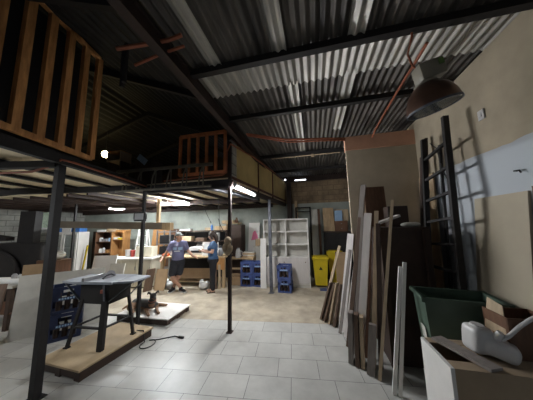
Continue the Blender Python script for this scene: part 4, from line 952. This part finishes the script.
remesh(b, 'body', 'skin_fair', .009, wom, 3); face(P, rot, wom, .96)
h = MB(); h.ball(P(0,-.025,.045), .098, (.95,1.05,.92), rot); h.chain([P(0,-.09,.03),P(0,-.125,-.06),P(.0,-.12,-.17),P(0,-.10,-.25)], [.07,.062,.05,.025]); h.ball(P(0,.02,.095),.06,(1.1,1,.5),rot)
for k in (-1,1): h.chain([P(k*.07,.0,.03),P(k*.075,-.03,-.08)], [.035,.03])
remesh(h, 'hair', 'hair', .008, wom, 2)
s = MB(); s.ball((.03,.0,1.22), .158, (.84,1.0,1.22)); s.ball((.015,0,1.03),.145,(.92,1.05,1.15)); s.cap((.03,-.14,1.335),(.03,.14,1.335),.072,.072); s.ball((-.05,0,1.2),.098,(.9,1.35,.9)); s.ball((.03,0,.92),.158,(.96,1.06,.55))
for k in (-1,1): s.cap((.03,k*.17,1.325),(.015,k*.19,1.23),.066,.064)
remesh(s, 'top', 'blue_top', .010, wom, 3)
p = MB(); p.ball((.03,0,.86), .165, (.97,1.06,.75)); p.chain([(.03,-.08,.82),(.02,-.07,.47),(.03,-.06,.10)], [.108,.074,.062]); p.chain([(.03,.08,.82),(.01,.08,.47),(.0,.09,.10)], [.108,.074,.062])
remesh(p, 'trousers', 'black_cloth', .010, wom, 3)
for x, y in ((.03,-.06),(.0,.09)):
    build('sandal', MB().beam((x+.06,y,.010),(x-.155,y-.01,.010),.085,.02,(0,1,0)).tube([(x-.07,y-.045,.02),(x-.07,y-.03,.065),(x-.07,y+.025,.065),(x-.07,y+.045,.02)], .009, 6), 'dark_wood', wom)
single('notebook', MB().beam((0,0,0),(-.16,.0,.09),.22,.015,(0,1,0)), 'paper', 'white papers held in the hands of the woman', 'paper', tuple(Vector(wp)+Matrix.Rotation(wa,3,'Z')@Vector((-.29,-.02,1.165))), wa)

# ------------------------------------------------------------------ dog
dg = thing('dog', 'black and tan dog lying on the white topped pallet', 'dog', (-3.39,3.66,.125), math.atan2(3.55,3.82))
b = MB()   # u across the view, v away, sphinx pose facing the camera
b.chain([(.06,-.02,.13),(-.03,.10,.12),(-.14,.24,.11),(-.22,.34,.10)], [.095,.10,.092,.095])
b.chain([(.06,-.05,.16),(.075,-.09,.24),(.08,-.12,.305)], [.078,.064,.055])
b.ball((.08,-.13,.32), .062, (1,1.05,.95)); b.chain([(.095,-.17,.305),(.115,-.235,.285)], [.038,.025])
for k in (-1,1):
    b.chain([(.08+k*.04,-.10,.35),(.08+k*.085,-.11,.395),(.08+k*.105,-.13,.36)], [.02,.018,.008], 8)
    b.chain([(.06+k*.08,-.0,.10),(.06+k*.095,.05,.04),(.07+k*.09,-.14,.03),(.09+k*.085,-.27,.028)], [.05,.038,.027,.028])
    b.ball((.095+k*.085,-.29,.027), .03, (1,1.2,.8))
b.chain([(-.22,.28,.09),(-.32,.20,.07),(-.26,.04,.035),(-.28,-.06,.028)], [.085,.06,.035,.028])
b.chain([(-.12,.32,.09),(.06,.26,.06),(.20,.16,.04),(.30,.10,.032)], [.08,.05,.034,.027]); b.ball((.33,.08,.03),.03,(1.3,1,.8))
b.chain([(-.28,.40,.09),(-.38,.42,.05),(-.46,.36,.022)], [.035,.024,.015])
bd = remesh(b, 'body', 'dog_black', .008, dg, 3)
bd.data.materials.append(M['dog_tan'])
for pl in bd.data.polygons:
    c = pl.center
    if (c.x < .0 and c.y > .08 and c.z < .15) or (c.z < .08 and c.y < .2) or (c.x > .14 and c.z < .10) or (c.y < -.175 and .2 < c.z < .295) or (c.x < -.2 and c.z < .1) or (c.y < -.095 and .1 < c.z < .17): pl.material_index = 1
for k in (-1,1): build('eye', MB().ball((.09+k*.026,-.182,.335), .008, seg=10), 'hair', dg, True)
build('nose', MB().ball((.118,-.257,.29), .013, seg=10), 'black_plastic', dg, True)
build('collar', MB().tube([(.072+.066*math.cos(a),-.085+.056*math.sin(a),.225+.02*math.sin(a)) for a in [2*PI*k/16 for k in range(16)]], .008, 6, True), 'saw_red', dg, True)
